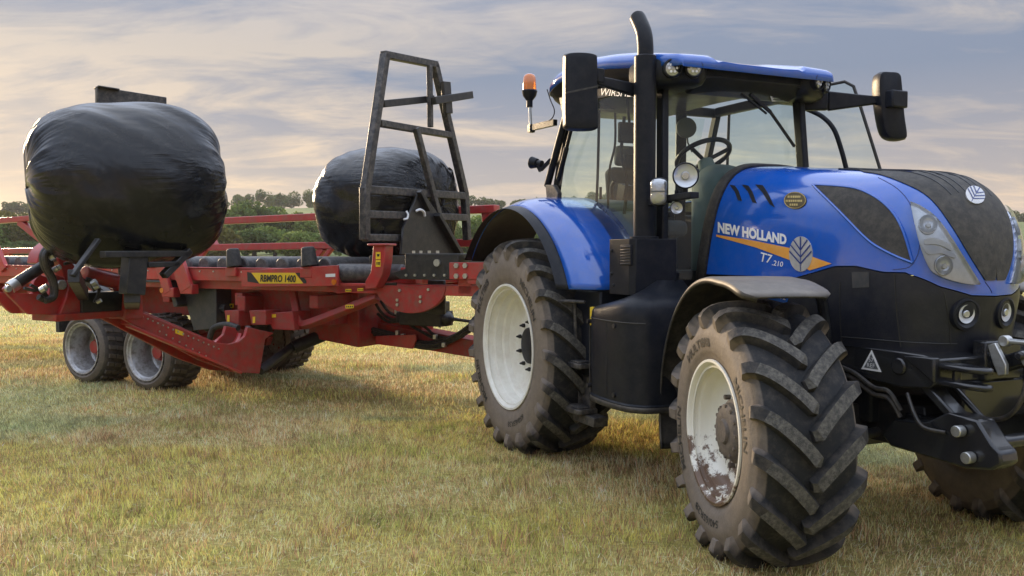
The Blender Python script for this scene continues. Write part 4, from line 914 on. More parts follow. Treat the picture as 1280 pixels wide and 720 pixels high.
# ---- chassis, drawbar
cf = MB()
for sg in (-1, 1):
    cf.box((-6.6, sg*.52-.07, .86), (2.75, sg*.52+.07, 1.22))
for x in (-6.3, -5.0, -3.7, -2.4, -1.1, .3, 1.5, 2.6): cf.box((x-.06, -1.14, 1.06), (x+.06, 1.14, 1.20))
cf.box((1.1, -.88, .86), (2.6, -.58, 1.24)); cf.prism([(2.0, .68), (2.1, 1.1), (2.75, 1.22), (2.75, .60)], 'y', -.58, .58)
cf.box((1.5, -1.16, .99), (1.62, -.85, 1.17)); cf.build('chassis_frame', 'reddirty', trailer, bevel=.012)
db = MB(); db.beam((2.05, -.05, .80), (5.10, -.20, .54), .30, .24, h2=.16); db.beam((2.5, -.05, .93), (3.35, -.12, .78), .22, .14); db.prism([(4.9, -.34), (5.25, -.28), (5.35, -.22), (5.25, -.12), (4.9, -.08)], 'z', .49, .60)
db.build('drawbar', 'reddirty', trailer, bevel=.012)
sl = MB(); sl.prism(poly_px(((470, 420), (520, 418), (521, 424), (516, 436), (470, 430)), 'y', -.38), 'y', -.39, -.36)
sl.build('drawbar_plate', 'red', trailer, bevel=.004)
# ---- deck
dk = MB()
for sg in (-1, 1):
    dk.box((-6.9, sg*1.19-.045, 1.335), (3.0, sg*1.19+.045, 1.475)); dk.box((-6.9, sg*1.13-.02, 1.24), (3.0, sg*1.13+.02, 1.335))
    dk.box((-6.9, sg*1.215-.035, 1.475), (3.0, sg*1.215+.035, 1.487))
dk.box((2.9, -1.16, 1.28), (3.0, 1.16, 1.44)); dk.box((-6.9, -1.16, 1.30), (-6.8, 1.16, 1.46)); dk.box((-6.8, -1.12, 1.245), (2.9, 1.12, 1.262))
dk.box((3.0, -1.20, 1.24), (4.75, -1.06, 1.34)); dk.box((3.0, 1.06, 1.24), (4.75, 1.20, 1.34)); dk.box((4.45, -1.2, 1.26), (4.6, 1.2, 1.40))
dk.build('deck_frame', 'red', trailer, bevel=.01)
bb = MB()
x = -6.7
while x < 2.95:
    bb.bolt((x, -1.237, 1.44), (0, -1, 0), .010, .008)
    x += .22
bb.build('deck_bolt', 'zinc', trailer)
k = 0
for x in np.arange(-6.55, 2.9, .30):
    r = MB(); r.tube([(x, -1.14, 1.505), (x, 1.14, 1.505)], .098, 20); r.build('roller', 'roller', trailer, smooth=40, bevel=.02)
pn = MB(); pn.prism(poly_px(((303, 338), (423, 331.5), (423, 357.5), (303, 358.5)), 'y', -1.25), 'y', -1.265, -1.236); pn.build('name_board', 'red', trailer, bevel=.004)
yl = MB(); yl.prism(poly_px(((314.5, 341), (368.6, 341), (379, 354.3), (324.5, 354.3)), 'y', -1.266), 'y', -1.268, -1.264); ylo = yl.build('name_plate', 'yellow', trailer)
bk = MB(); bk.prism(poly_px(((309, 340), (313.8, 340.8), (323.8, 354.3), (309.5, 352)), 'y', -1.266), 'y', -1.268, -1.264); bk.prism(poly_px(((369.6, 341), (374.5, 341), (383, 351), (383, 354.3), (380, 354.3)), 'y', -1.266), 'y', -1.268, -1.264); bk.build('plate_end', 'ink', ylo)
tx = MB(); a, b = PB_(325.5, 352.2, val=-1.269), PB_(370, 352.2, val=-1.269); flat_text(tx, 'RBMPRO 1400', a, Vector((b.x-a.x, 0, 0)), (0, 0, .077), bold=.03, shear=.12); tx.build('plate_lettering', 'ink', ylo, smooth=0)
wl = MB(); wl.prism(poly_px(((407, 342.5), (419, 342), (419, 346), (407, 346.5)), 'y', -1.266), 'y', -1.268, -1.264); wl.build('white_label', 'paper', trailer)
mk = MB(); q = PB_(418, 352.5, val=-1.266); mk.tube([q, q+Vector((0, -.012, 0))], .03, 16); q2 = PB_(203.5, 363, val=-1.29); mk.tube([q2, q2+Vector((0, -.02, 0))], .03, 16); each(mk, 'side_marker', 'amber', trailer)
# bumpers of black rubber on the deck edge
for (px, py) in ((292, 322), (386, 320.5)):
    c = PB_(px, py, val=-1.22); b = MB(); up = Vector((-.13, 0, 1)).normalized(); b.tube([c-up*.105, c+up*.085, c+up*.10], [.088, .070, .058], 20); b.build('bumper', 'rubber', trailer, bevel=.012, smooth=40)
    s = MB(); s.box((c.x-.08, -1.27, 1.39), (c.x+.08, -1.23, 1.49)); s.tube([c-up*.18, c-up*.10], .025, 10); s.build('bumper_bracket', 'red', trailer, bevel=.006)
# slanted stops on the deck edge
for (t0, t1, w) in (((199, 326), (211, 366), .13), ((222, 326), (234, 362), .20)):
    a, b = PB_(*t0, val=-1.28), PB_(*t1, val=-1.28); s = MB(); s.beam(a, b, .05, w, up=(1, 0, 0)); s.box((b.x-.1, -1.30, b.z-.05), (b.x+.1, -1.2, b.z+.06)); s.build('roller_stop', 'red', trailer, bevel=.008)
# black mudguard and box
mg = MB(); mg.prism([(.02, 1.325), (.50, 1.325), (.62, 1.05), (.60, 1.02), (.55, 1.02), (.46, 1.30), (.02, 1.30)], 'y', -1.24, -.62); mg.prism([(.50, 1.30), (1.10, 1.24), (1.10, .78), (.72, .74), (.60, 1.04)], 'y', -1.10, -.62); mg.build('mudguard', 'mudflap', trailer, bevel=.008)
mg2 = MB(); mg2.box((-1.75, -1.2, .62), (-1.68, -.75, .95)); mg2.build('mud_flap', 'rubber', trailer)
# front part of the deck: long roller, post, gusset box
fr_ = MB(); a, b = PB_(424, 342, val=-1.10), PB_(505, 341, val=-1.0); fr_.tube([a, a.lerp(b, .4), b], [.105, .10, .085], 22); fr_.build('side_roller', 'roller', trailer, bevel=.015, smooth=40)
po = MB(); pp = poly_px(((471, 307), (486.5, 306), (485.5, 325), (482.5, 343), (474, 360), (461.5, 361.5), (461, 352), (468, 340), (470, 322)), 'y', -1.27); po.prism(pp, 'y', -1.33, -1.20); c = PB_(478, 306, val=-1.27); po.box((c.x-.12, -1.36, c.z-.01), (c.x+.10, -1.17, c.z+.012)); po_ = po.build('bale_stop', 'red', trailer, bevel=.008)
ys = MB(); ys.prism(poly_px(((469.8, 315), (475.6, 315), (475.6, 324), (469.8, 324)), 'y', -1.332), 'y', -1.334, -1.331); ys.prism(poly_px(((469.8, 325.2), (475.6, 325.2), (475.6, 333.5), (469.8, 333.5)), 'y', -1.332), 'y', -1.334, -1.331); yo = ys.build('warning_sticker', 'yellow', po_)
yi = MB()
for (x, y, w, h) in ((471, 317.5, 3.6, 3.2), (470.6, 327.5, 1.2, 4), (472.3, 327.5, 1.2, 4), (473.9, 327.5, 1.2, 4)): yi.prism(poly_px(((x, y), (x+w, y), (x+w*.8, y+h), (x+w*.2, y+h)), 'y', -1.335), 'y', -1.336, -1.3345)
yi.build('sticker_sign', 'ink', yo)
gx = MB(); gx.prism(poly_px(((507, 317), (574, 317), (574, 328), (562, 350), (501, 349), (491, 341), (507, 336)), 'y', -1.25), 'y', -1.26, -1.08); gb_ = gx.build('gusset_box', 'steel', trailer, bevel=.006)
bl = MB()
for px in (517, 526, 536.5, 547): q = PB_(px, 316, val=-1.2); bl.bolt(q, (0, 0, 1), .016, .02)
for px in (508, 519, 531, 543, 556): q = PB_(px, 344, val=-1.262); bl.bolt(q, (0, -1, 0), .014, .012)
q = PB_(547, 328.5, val=-1.262); bl.tube([q, q+Vector((0, -.02, 0))], .035, 18)
bl.build('gusset_bolt', 'zinc', gb_)
sl_ = MB(); sl_.prism(poly_px(((532, 325), (545, 325), (545, 333), (532, 333)), 'y', -1.262), 'y', -1.264, -1.258); sl_.build('gusset_slot', 'ink', gb_)
rp_ = MB(); rp_.prism(poly_px(((563, 328), (612, 328), (612, 349), (563, 349)), 'y', -1.25), 'y', -1.27, -1.23); rp_.prism(poly_px(((583, 349), (606, 349), (603, 355), (586, 355)), 'y', -1.25), 'y', -1.26, -1.23); ro = rp_.build('hitch_plate', 'red', trailer, bevel=.004)
b2 = MB()
for x in (571, 582):
    for y in (332, 345): b2.bolt(PB_(x, y, val=-1.271), (0, -1, 0), .026, .018)
b2.build('plate_bolt', 'zinc', ro)
dp_ = MB(); cpt = PB_(514, 357, val=-1.18); pts = [(cpt.x+.42*math.cos(a)*(1 if a < 0 else 1), cpt.z+.27*math.sin(a)) for a in np.linspace(0, -PI, 22)]; dp_.prism(pts, 'y', -1.21, -1.16); dpo = dp_.build('curved_plate', 'reddirty', trailer, bevel=.006)
b3 = MB()
for x, y in ((497, 375), (497, 381), (526, 371), (526, 377), (536, 362), (500, 363)): b3.bolt(PB_(x, y, val=-1.212), (0, -1, 0), .016, .014)
b3.build('plate_bolt', 'zinc', dpo)
sb_ = MB(); sb_.prism(poly_px(((410, 358), (492, 353), (492, 362), (424, 367)), 'y', -1.16), 'y', -1.2, -1.1); sbo = sb_.build('front_beam', 'reddirty', trailer, bevel=.006)
cp_ = MB(); cp_.prism(poly_px(((480, 354), (496, 353), (496, 358.5), (480, 359.5)), 'y', -1.205), 'y', -1.208, -1.202); cp_.build('connector_plate', 'ink', sbo)
be = MB(); be.tube([PB_(366, 362, val=-1.0), PB_(370, 385, val=-1.03), PB_(372, 398, val=-1.05), PB_(377, 405, val=-1.05), PB_(388, 404, val=-1.06), PB_(430, 388, val=-1.1), PB_(472, 371, val=-1.14)], .055, 4, smooth=3); be.build('bent_brace', 'reddirty', trailer, smooth=30, bevel=.008)
bx = MB(); bx.prism(poly_px(((340, 391), (366, 389), (369, 413), (342, 412), (336, 402)), 'y', -1.15), 'y', -1.16, -.86); bx.build('valve_box', 'reddirty', trailer, bevel=.008)
for (x0, x1, y0, y1) in ((282, 300, 388, 408), (313, 334, 388, 406)):
    bq = MB(); bq.prism(poly_px(((x0, y0), (x1, y0), (x1, y1), (x0+3, y1)), 'y', -1.22), 'y', -1.24, -1.02); bq.build('hinge_ear', 'reddirty', trailer, bevel=.006)
stk = MB()
for (x, y, w, h, yy) in ((284, 394, 3, 9, -1.243), (316, 396, 3, 8, -1.243), (275, 380, 17, 5, -.90), (432, 381, 10, 4.5, -1.2), (415, 402, 11, 4.5, -.36), (340, 393, 5, 4, -1.163), (432, 361.5, 7, 3.4, -1.205), (447, 360.5, 7, 3.4, -1.205), (163, 341, 3.6, 7, -3.2)):
    if yy < -2: continue
    stk.prism(poly_px(((x, y), (x+w, y-.3), (x+w, y+h-.3), (x, y+h)), 'y', yy), 'y', yy-.002, yy+.001)
so_ = each(stk, 'yellow_sticker', 'yellow', trailer)[0]
ski = MB()
for (x, y, w, h, yy) in ((275, 380, 17, 5, -.90), (432, 381, 10, 4.5, -1.2), (415, 402, 11, 4.5, -.36), (432, 361.5, 7, 3.4, -1.205), (447, 360.5, 7, 3.4, -1.205)):
    for j in range(4): ski.prism(poly_px(((x+w*(.08+j*.23), y+h*.25), (x+w*(.22+j*.23), y+h*.25), (x+w*(.22+j*.23), y+h*.75), (x+w*(.08+j*.23), y+h*.75)), 'y', yy-.003), 'y', yy-.0036, yy-.0026)
each(ski, 'sticker_print', 'ink', so_)
# hoses along the drawbar, accumulator and fittings
hh = MB()
for j in range(7):
    dz, dy = .022*(j % 4)-.03, -.26-.016*(j//2)
    pts = [(428, 404), (455, 410), (490, 421), (525, 432), (548, 431), (570, 421), (588, 409), (610, 396)]
    hh.tube([PB_(x, y, val=dy-.05)+Vector((0, random.uniform(-.01, .01), dz+random.uniform(-.012, .012))) for x, y in pts], .015, 8, smooth=5)
for pts in (((470, 380), (478, 392), (490, 399), (505, 397), (530, 408), (545, 420), (570, 424)), ((472, 392), (485, 402), (505, 402), (522, 412), (548, 424), (580, 420)), ((514, 397), (530, 402), (548, 403), (562, 399), (590, 402)), ((540, 378), (552, 392), (560, 400)), ((476, 376), (486, 390), (500, 395), (520, 392), (536, 396))):
    hh.tube([PB_(x, y, val=-.32) for x, y in pts], .017, 8, smooth=5)
each(hh, 'hydraulic_hose', 'hose', trailer)
ac = MB(); c = PB_(554, 398, val=-.35); ac.tube([c+Vector((-.14, 0, 0)), c+Vector((-.12, 0, 0)), c+Vector((.04, 0, 0)), c+Vector((.10, 0, 0)), c+Vector((.13, 0, 0)), c+Vector((.22, 0, -.01))], [.03, .085, .085, .06, .02, .015], 18, smooth=3); ac.build('accumulator', 'steel', trailer)
pl_ = MB(); c = PB_(546, 375, val=-.95); pl_.box((c.x-.10, -.97, c.z-.14), (c.x+.10, -.93, c.z+.20)); c2 = PB_(535, 383, val=-.5); pl_.box((c2.x-.35, -.6, c2.z-.06), (c2.x+.15, -.3, c2.z+.05)); c3 = PB_(520, 398, val=-.3); pl_.box((c3.x-.2, -.4, c3.z-.05), (c3.x+.28, -.2, c3.z+.07)); pl_.box((3.2, -.45, .86), (3.75, -.2, 1.02)); each(pl_, 'valve_block', 'steel', trailer, bevel=.012)
zz = MB()
for (x, y) in ((536, 405), (541, 397), (496, 390), (497, 416), (504, 420), (555, 431), (544, 421)): c = PB_(x, y, val=-.36); zz.box(c-Vector((.02, .02, .025)), c+Vector((.02, .02, .025)))
zz.tube([PB_(550, 392, val=-.4), PB_(550, 410, val=-.4)], .012, 8); each(zz, 'hose_fitting', 'zinc', trailer, bevel=.004)
gh = MB(); pts = [(262, 414), (262, 400), (266, 391), (274, 386), (284, 386)]
P_ = crom([PB_(x, y, val=-1.0) for x, y in pts], 8); rr_ = [.052+(.008 if (i//2) % 2 else 0) for i in range(len(P_))]; gh.tube(P_, rr_, 12)
P_ = crom([PB_(x, y, val=-1.34) for x, y in ((262, 424), (266, 412), (274, 407), (286, 406), (298, 410))], 8); gh.tube(P_, .034, 12); each(gh, 'ribbed_hose', 'rubber', trailer, smooth=0)
# ---- headboard
hbd = empty('headboard', (0, 0, 0), (0, 0, 0), trailer); X = 3.36; t = .085
def PX(px, py, x=X): return PB_(px, py, 'x', x)
def bar(mb, a, b, w=.085, x=X, d=.08): mb.beam(PX(*a, x), PX(*b, x), d, w, up=(0, 1, 0) if abs(a[1]-b[1]) > abs(a[0]-b[0]) else (0, 0, 1))
ps = MB(); bar(ps, (456, 300), (456, 234)); bar(ps, (457, 236), (481.5, 68)); bar(ps, (584, 300), (580.5, 240)); bar(ps, (581, 244), (543, 80)); each(ps, 'post', 'worn', hbd, bevel=.008)
rl_ = MB(); bar(rl_, (479, 68), (545, 81), .075); bar(rl_, (474, 154), (562, 169), .07); bar(rl_, (456, 237), (580, 245), .085); bar(rl_, (456, 268), (582, 272), .08); bar(rl_, (456, 297), (545, 298), .075); each(rl_, 'rail', 'worn', hbd, bevel=.008)
ub = MB(); a, b = PX(478, 130, X+.02), PX(586, 119, X-.0); ub.beam(PX(478, 130, X-.03), PX(541, 123.5, X-.03), .06, .075); a, b = PX(542, 126, X+.11), PX(589, 118.5, X+.11); ub.beam(a, b, .06, .085); c0, c1 = PX(557, 102, X+.08), PX(560, 142, X+.08); ub.beam(c0, c1, .05, .14, up=(0, 1, 0)); each(ub, 'top_bar', 'steel', hbd, bevel=.006)
ip = MB(); ip.beam(PX(537, 82, X+.05), PX(538, 159, X+.05), .05, .055, up=(0, 1, 0)); ip.beam(PX(520, 160, X+.05), PX(549, 272, X+.05), .06, .07, up=(0, 1, 0)); each(ip, 'brace', 'worn', hbd, bevel=.006)
pl2 = MB(); q = [PX(x, y, X+.07) for x, y in ((500, 318), (503, 285), (522, 240), (526, 238), (547, 268), (577, 318))]; pl2.prism([(v.y, v.z) for v in q], 'x', X+.06, X+.085); pl2.beam(PX(546, 268, X+.12), PX(575, 318, X+.12), .09, .05, up=(0, 1, 0)); pl2.beam(PX(524, 239, X+.12), PX(536, 263, X+.12), .06, .04, up=(0, 1, 0))
q = [PX(x, y, X+.07) for x, y in ((500, 318), (500, 300), (577, 300), (577, 322), (500, 326))]; pl2.box((X-.08, -1.05, 1.50), (X+.09, 1.1, 1.62)); pl2.build('back_plate', 'steel', hbd, bevel=.005)
hk = MB(); hk.tube([PX(508, 264, X+.10), PX(510, 268, X+.12), PX(509, 273, X+.12), PX(505, 274, X+.12)], .011, 8, smooth=4); hk.tube([PX(520, 264, X+.10), PX(525, 262, X+.12), PX(530, 265, X+.12), PX(531, 270, X+.11)], .014, 8, smooth=4); each(hk, 'hook', 'paper', hbd)
cb_ = MB()
for sg in (-1, 1): cb_.box((X-.1, sg*1.0-.06, 1.34), (X+.5, sg*1.0+.06, 1.50))
each(cb_, 'headboard_foot', 'red', hbd, bevel=.008)
# ---- guard rail on the far side
gr = empty('guard_rail', (0, 0, 0), (0, 0, 0), trailer); y = 1.27
tr = MB(); tr.beam((-7.6, y, 2.24), (-6.05, y, 2.28), .12, .10); tr.beam((-4.2, y, 2.10), (3.45, y, 2.20), .14, .10); tr.beam((-7.6, y, 1.68), (3.3, y, 1.78), .13, .10); each(tr, 'rail', 'red', gr, bevel=.01)
tr2 = MB()
for x in (-7.0, -5.6, -3.9, -1.9, .6, 2.0, 3.2):
    tr2.beam((x-.28, y, 1.42), (x+.02, y, 1.72), .10, .10, up=(1, 0, 0))
    tr2.beam((x-.10, y-.03, 1.42), (x+.20, y-.03, 1.72), .06, .06, up=(1, 0, 0))
for (x0, x1) in ((-6.6, -5.6), (-1.9, -1.55), (3.3, 3.35)): tr2.beam((x1, y, 1.72), (x0, y, 2.22), .10, .12, up=(1, 0, 0))
each(tr2, 'rail_post', 'red', gr, bevel=.008)
for x in (-2.9, -4.6, -6.3):
    s = MB(); s.beam((x-.20, -1.24, 1.90), (x+.12, -1.24, 1.42), .06, .12, up=(1, 0, 0)); s.build('side_stop', 'red', trailer, bevel=.006)
# ---- loading arm on the near side (in the plane x = 2)
la = empty('loading_arm', (0, 0, 0), (0, 0, 0), trailer); XA = 2.0
ar = MB(); ap = poly_px(((323, 467), (330, 424), (341, 416), (308, 409), (305, 420), (297, 427), (285, 430), (266, 428), (173, 389), (160, 387), (153, 399), (192, 420), (248, 450), (289, 465)), 'x', XA)
ar.prism(ap, 'x', XA-.02, XA+.02); ar.prism(ap, 'x', XA-.34, XA-.30)
a1, a2 = PX(165, 397, XA-.16), PX(288, 448, XA-.16); ar.beam(a1, a2, .30, .13); ar.box((XA-.34, -3.6, 1.07), (XA, -2.85, 1.13)); aro = ar.build('arm_beam', 'reddirty', la, bevel=.006)
af = MB(); af.beam(PX(160, 407, XA+.03), PX(300, 466, XA+.03), .07, .025); af.build('arm_flange', 'red', la, bevel=.004)
ab = MB()
for i in range(16):
    t_ = i/15; p = PX(178+95*t_, 396+40*t_, XA+.021); ab.bolt(p, (1, 0, 0), .009, .008)
    if i % 2: p = PX(195+62*t_, 412+33*t_, XA+.021); ab.bolt(p, (1, 0, 0), .009, .008)
ab.build('arm_bolt', 'zinc', la)
yy = MB(); q = [PX(x, y, XA+.022) for x, y in ((219, 411), (229, 415), (229, 420), (219, 416.5))]; yy.prism([(v.y, v.z) for v in q], 'x', XA+.0205, XA+.0235); q = [PX(x, y, XA+.022) for x, y in ((165, 337), (169, 336), (168, 344), (164, 345.5))]; each(yy, 'yellow_sticker', 'yellow', la)
# inner shells of the pivot
for k, (dx, r0) in enumerate(((-.12, .19), (-.24, .17))):
    rb = MB(); c = PX(284, 414, XA+dx); pts = [(c.y+r0*1.05*math.cos(a), c.z+r0*math.sin(a)) for a in np.linspace(-2.6, -.2, 14)]; pts2 = [(c.y+(r0-.02)*1.05*math.cos(a), c.z+(r0-.02)*math.sin(a)) for a in np.linspace(-.2, -2.6, 14)]; rb.prism(pts+pts2, 'x', XA+dx-.02, XA+dx+.02); rb.build('pivot_rib', 'red', la)
lc = MB(); lc.tube([(1.95, -.75, .60), (2.0, -1.32, .38)], .05, 14); lc.tube([(2.2, -.35, .75), (1.98, -.8, .58)], .075, 14); each(lc, 'lift_cylinder', 'steel', la)
# head of the arm with the cylinder
hdp = MB(); q = poly_px(((8, 367), (4, 361), (9, 356), (15, 359), (17, 366), (60, 368), (62, 352), (69, 343), (80, 347), (83, 370), (71, 393), (36, 393), (30, 389), (12, 371)), 'x', XA-.1); hdp.prism(q, 'x', XA-.13, XA-.09); hdp.prism(q, 'x', XA-.36, XA-.32)
q = poly_px(((29, 368), (62, 368), (72, 392), (36, 392)), 'x', XA-.2); hdp.prism(q, 'x', XA-.33, XA-.12); hdo = hdp.build('arm_head', 'red', la, bevel=.006)
q = MB(); q.prism(poly_px(((84, 350), (101, 367), (102, 378), (115, 378), (114, 392), (72, 393), (80, 372)), 'x', XA-.08), 'x', XA-.30, XA-.05); q.prism(poly_px(((68, 322), (80, 318), (90, 332), (90, 352), (100, 366), (84, 362), (74, 340)), 'x', XA-.2), 'x', XA-.28, XA-.16); q.build('arm_knuckle', 'red', la, bevel=.01)
pv = MB(); c = PX(74.5, 356, XA-.085); pv.tube([c, c+Vector((.04, 0, 0))], .042, 22); c = PX(9, 361, XA-.085); pv.tube([c, c+Vector((.03, 0, 0))], .028, 18); each(pv, 'pivot_pin', 'zinc', la, bevel=.006)
cy = MB(); a, b = PX(16, 357, XA-.2), PX(63, 327, XA-.2); cy.tube([a, b], .048, 20); cyo = cy.build('tilt_cylinder', 'steel', la, bevel=.008)
cy = MB(); cy.tube([b, PX(76, 319, XA-.2)], .022, 14); cy.tube([a+Vector((0, -.03, -.02)), a.lerp(b, .10)], .052, 18); each(cy, 'cylinder_rod', 'zinc', cyo, bevel=.004)
cv = MB(); pts = [(42, 329), (44, 318), (50, 309), (58, 303), (64, 303), (56, 309), (50, 318), (48, 330)]; cv.prism(poly_px(pts, 'x', XA-.35), 'x', XA-.45, XA-.30); cv.build('curved_guard', 'red', la, bevel=.006)
hz = MB()
for k, pts in enumerate((((68, 309), (58, 311), (53, 320), (55, 333), (62, 345), (66, 358), (66, 370), (58, 375), (48, 371)), ((70, 311), (60, 314), (56, 322), (59, 335), (66, 347), (69, 360), (67, 372), (56, 376)))):
    hz.tube([PX(x, y, XA+.02+k*.03) for x, y in pts], .026, 10, smooth=6)
for pts in (((30, 360), (42, 363), (52, 362), (60, 372)), ((38, 356), (48, 362), (56, 370), (50, 374)), ((95, 340), (104, 350), (112, 352), (118, 364)), ((108, 348), (118, 352), (124, 362), (118, 378)), ((80, 330), (92, 326), (98, 320))): hz.tube([PX(x, y, XA+.0) for x, y in pts], .014, 8, smooth=6)
each(hz, 'hydraulic_hose', 'hose', la)
zf = MB()
for (x, y, r_) in ((51, 363, .03), (54, 360, .022), (67, 338, .024), (70, 336, .02), (115, 355, .03), (118, 360, .022), (121, 378, .018), (62, 322, .03)): c = PX(x, y, XA+.03); zf.tube([c, c+Vector((.03, .02, .02))], r_, 8)
each(zf, 'hose_fitting', 'zinc', la)
rt = MB(); a, b = PX(105, 341, XA-.1), PX(146, 352, XA-.1); rt.tube([a, a.lerp(b, .94), b], [.065, .075, .06], 18); c = PX(147, 358, XA-.1); rt.tube([c+Vector((-.05, 0, 0)), c+Vector((.05, 0, 0))], .045, 14); rt.build('cross_tube', 'red', la, bevel=.01)
fk = MB()
def fb(a, b, w, d, x=XA): fk.beam(PX(*a, x), PX(*b, x), d, w, up=(0, 1, 0) if abs(a[1]-b[1]) > abs(a[0]-b[0]) else (0, 0, 1))
XF = 2.98; fb((90, 345), (123, 299), .03, .05, XF-.1); fb((169, 316), (165, 368), .17, .10, XF-.03); fb((128, 318), (236, 317), .05, .07, XF); fb((183, 331), (222, 330), .045, .07, XF); fb((236, 313), (204, 345), .055, .07, XF); fb((118, 322), (168, 330), .06, .3, XA-.25); fk.beam(PX(165, 366, XF-.03), PX(165, 376, XA), .12, .16); fk.beam(PX(92, 345, XF-.1), PX(104, 368, XA), .08, .10); fk.beam(PX(172, 322, XF), PX(172, 334, XA-.3), .08, .08)
fk.box((XA-.45, -3.35, 1.12), (XA-.02, -2.93, 1.30)); fk.box((XA-.9, -3.2, 1.50), (XA-.82, -2.3, 1.58)); fk.beam((XA-.86, -2.9, 1.54), (XA-.2, -2.9, 1.2), .08, .08); fk.build('bale_fork', 'steel', la, bevel=.006)  # first box is a black block standing in for shadow under the tube
rp2 = MB(); rp2.prism(poly_px(((155, 366), (174, 366), (176, 398), (153, 399)), 'x', XA+.0), 'x', XA-.2, XA+.04); rp2.build('fork_bracket', 'reddirty', la, bevel=.006)
# far grab plate showing above the bale
I4 = Matrix.Identity(4)
def WP(px, py, d): return B_INV @ on_plane(I4, px, py, 'y', d)
gp_ = MB(); a, b = WP(120, 120, 7.66), WP(207, 130.5, 8.05); gp_.beam(a, b, .07, .165, h2=.125); d = (b-a).normalized(); gp_.beam(a+Vector((0, 0, .078)), a.lerp(b, .30)+Vector((0, 0, .072)), .16, .016); gp_.beam(a-Vector((0, 0, .075)), b-Vector((0, 0, .055)), .14, .014)
m = a.lerp(b, .5)+(B_INV.to_3x3() @ Vector((.1, .12, 0))); low = B_INV @ Vector((-3.62, 7.95, 1.15)); gp_.tube([m+Vector((0, 0, -.02)), m+(B_INV.to_3x3() @ Vector((.0, .15, -.4))), low+Vector((0, 0, .5)), low], .05, 10, smooth=5); gp_.beam(low, (XA-.2, -2.7, 1.05), .1, .1)
gp_.build('grab_plate', 'worn', la, bevel=.01)
# ================================================================== BALES
def bale(name, half, r, seed, label, loc, rot, pleat=1., npow=3.4):
    nu, nv = 240, 420; V = np.zeros((nu, nv, 3)); rng = np.random.RandomState(seed)
    u = np.linspace(0, 1, nu); s = -PI/2+PI*u                         # meridian angle, pole to pole along x
    n_ = npow
    c, si = np.cos(s), np.sin(s)
    ax = np.sign(si)*np.abs(si)**(2/n_)*half; rad = np.abs(c)**(2/n_)*r
    ph = np.linspace(0, 2*PI, nv, endpoint=False); A, PH = np.meshgrid(ax, ph, indexing='ij'); RR, _ = np.meshgrid(rad, ph, indexing='ij')
    cx, sy = np.cos(PH), np.sin(PH)
    lump = fbm(A*1.5+5+cx*1.3, sy*1.3+7+A*.5, seed, 3)-.5; lump2 = fbm(A*5+9+cx*4, sy*4+3, seed+5, 4)-.5
    t = np.abs(A)/half; endw = np.clip((t-.62)/.38, 0, 1)*np.clip(RR/(r*.25), 0, 1)
    pl = fbm(cx*11+3, sy*11+RR*1.2, seed+9, 3)-.5; pl2 = np.abs(fbm(cx*23+3+RR, sy*23, seed+13, 2)-.5)
    sw = fbm(A*2+20, cx*9+sy*9*0+30, seed+2, 3)-.5
    dr = .17*lump+.022*lump2+pleat*endw*(.06*pl-.05*pl2)+.005*sw
    belly = 1-.05*(np.abs(A)/half)**2
    R2 = RR*belly*(1+dr)
    X = A*(1+.05*(fbm(cx*2+11, sy*2+RR*2, seed+21, 3)-.5)*2)
    flat = np.clip((-sy-.72)/.28, 0, 1)*.06*r
    V[..., 0] = X; V[..., 1] = R2*cx; V[..., 2] = R2*sy+flat
    v = V.reshape(-1, 3); i, j = np.meshgrid(np.arange(nu-1), np.arange(nv), indexing='ij'); j2 = (j+1) % nv
    F = np.stack([i*nv+j, i*nv+j2, (i+1)*nv+j2, (i+1)*nv+j], -1).reshape(-1, 4)
    me = bpy.data.meshes.new(name); me.vertices.add(len(v)); me.vertices.foreach_set('co', v.ravel().astype(np.float32)); me.loops.add(F.size); me.loops.foreach_set('vertex_index', F.ravel().astype(np.int32))
    me.polygons.add(len(F)); me.polygons.foreach_set('loop_start', np.arange(0, F.size, 4, dtype=np.int32)); me.update(calc_edges=True); me.polygons.foreach_set('use_smooth', [True]*len(F)); me.materials.append(M['film'])
    o = bpy.data.objects.new(name, me); COL.objects.link(o); o.location = loc; o.rotation_euler = rot
    return tag(o, label, 'silage bale')
nb = on_plane(I4, 161, 234, 'y', 7.2)
bale_a = bale('silage_bale', .745, .69, 3, 'black wrapped silage bale held up by the red loading arm, nearer the camera', nb, (R(20), R(-3), R(31)), 1.2, 3.5); bale_a.data.materials[0] = M['film_smooth']
p_ = Matrix.Translation(B_O) @ Matrix.Rotation(B_A, 4, 'Z') @ Vector((2.56, .20, 2.20))
bale_b = bale('silage_bale', .785, .675, 8, 'black wrapped silage bale resting on the trailer bed behind the tall headboard', p_, (0, R(1), B_A), .9, 4.2)
# torn film on the shoulder of the far bale
rng = np.random.RandomState(4); Bm = (Matrix.Translation(p_) @ Matrix.Rotation(B_A, 4, 'Z')).inverted(); rows = []
for i in range(26):
    t = i/25; row = []
    for j in range(7):
        px = 531+36*t+rng.uniform(-1.5, 1.5); py = 203+9*t+j*(2.2+2.2*math.sin(PI*t))*(1+.5*rng.rand())-3*math.sin(PI*t)+rng.uniform(-1.5, 1.5)
        row.append(Bm @ on_plane(I4, px, py, 'y', p_.y-.10+rng.uniform(-.07, .07)))
    rows.append(row)
MB().grid(rows).build('torn_film', 'film', bale_b, smooth=20, recalc=False)
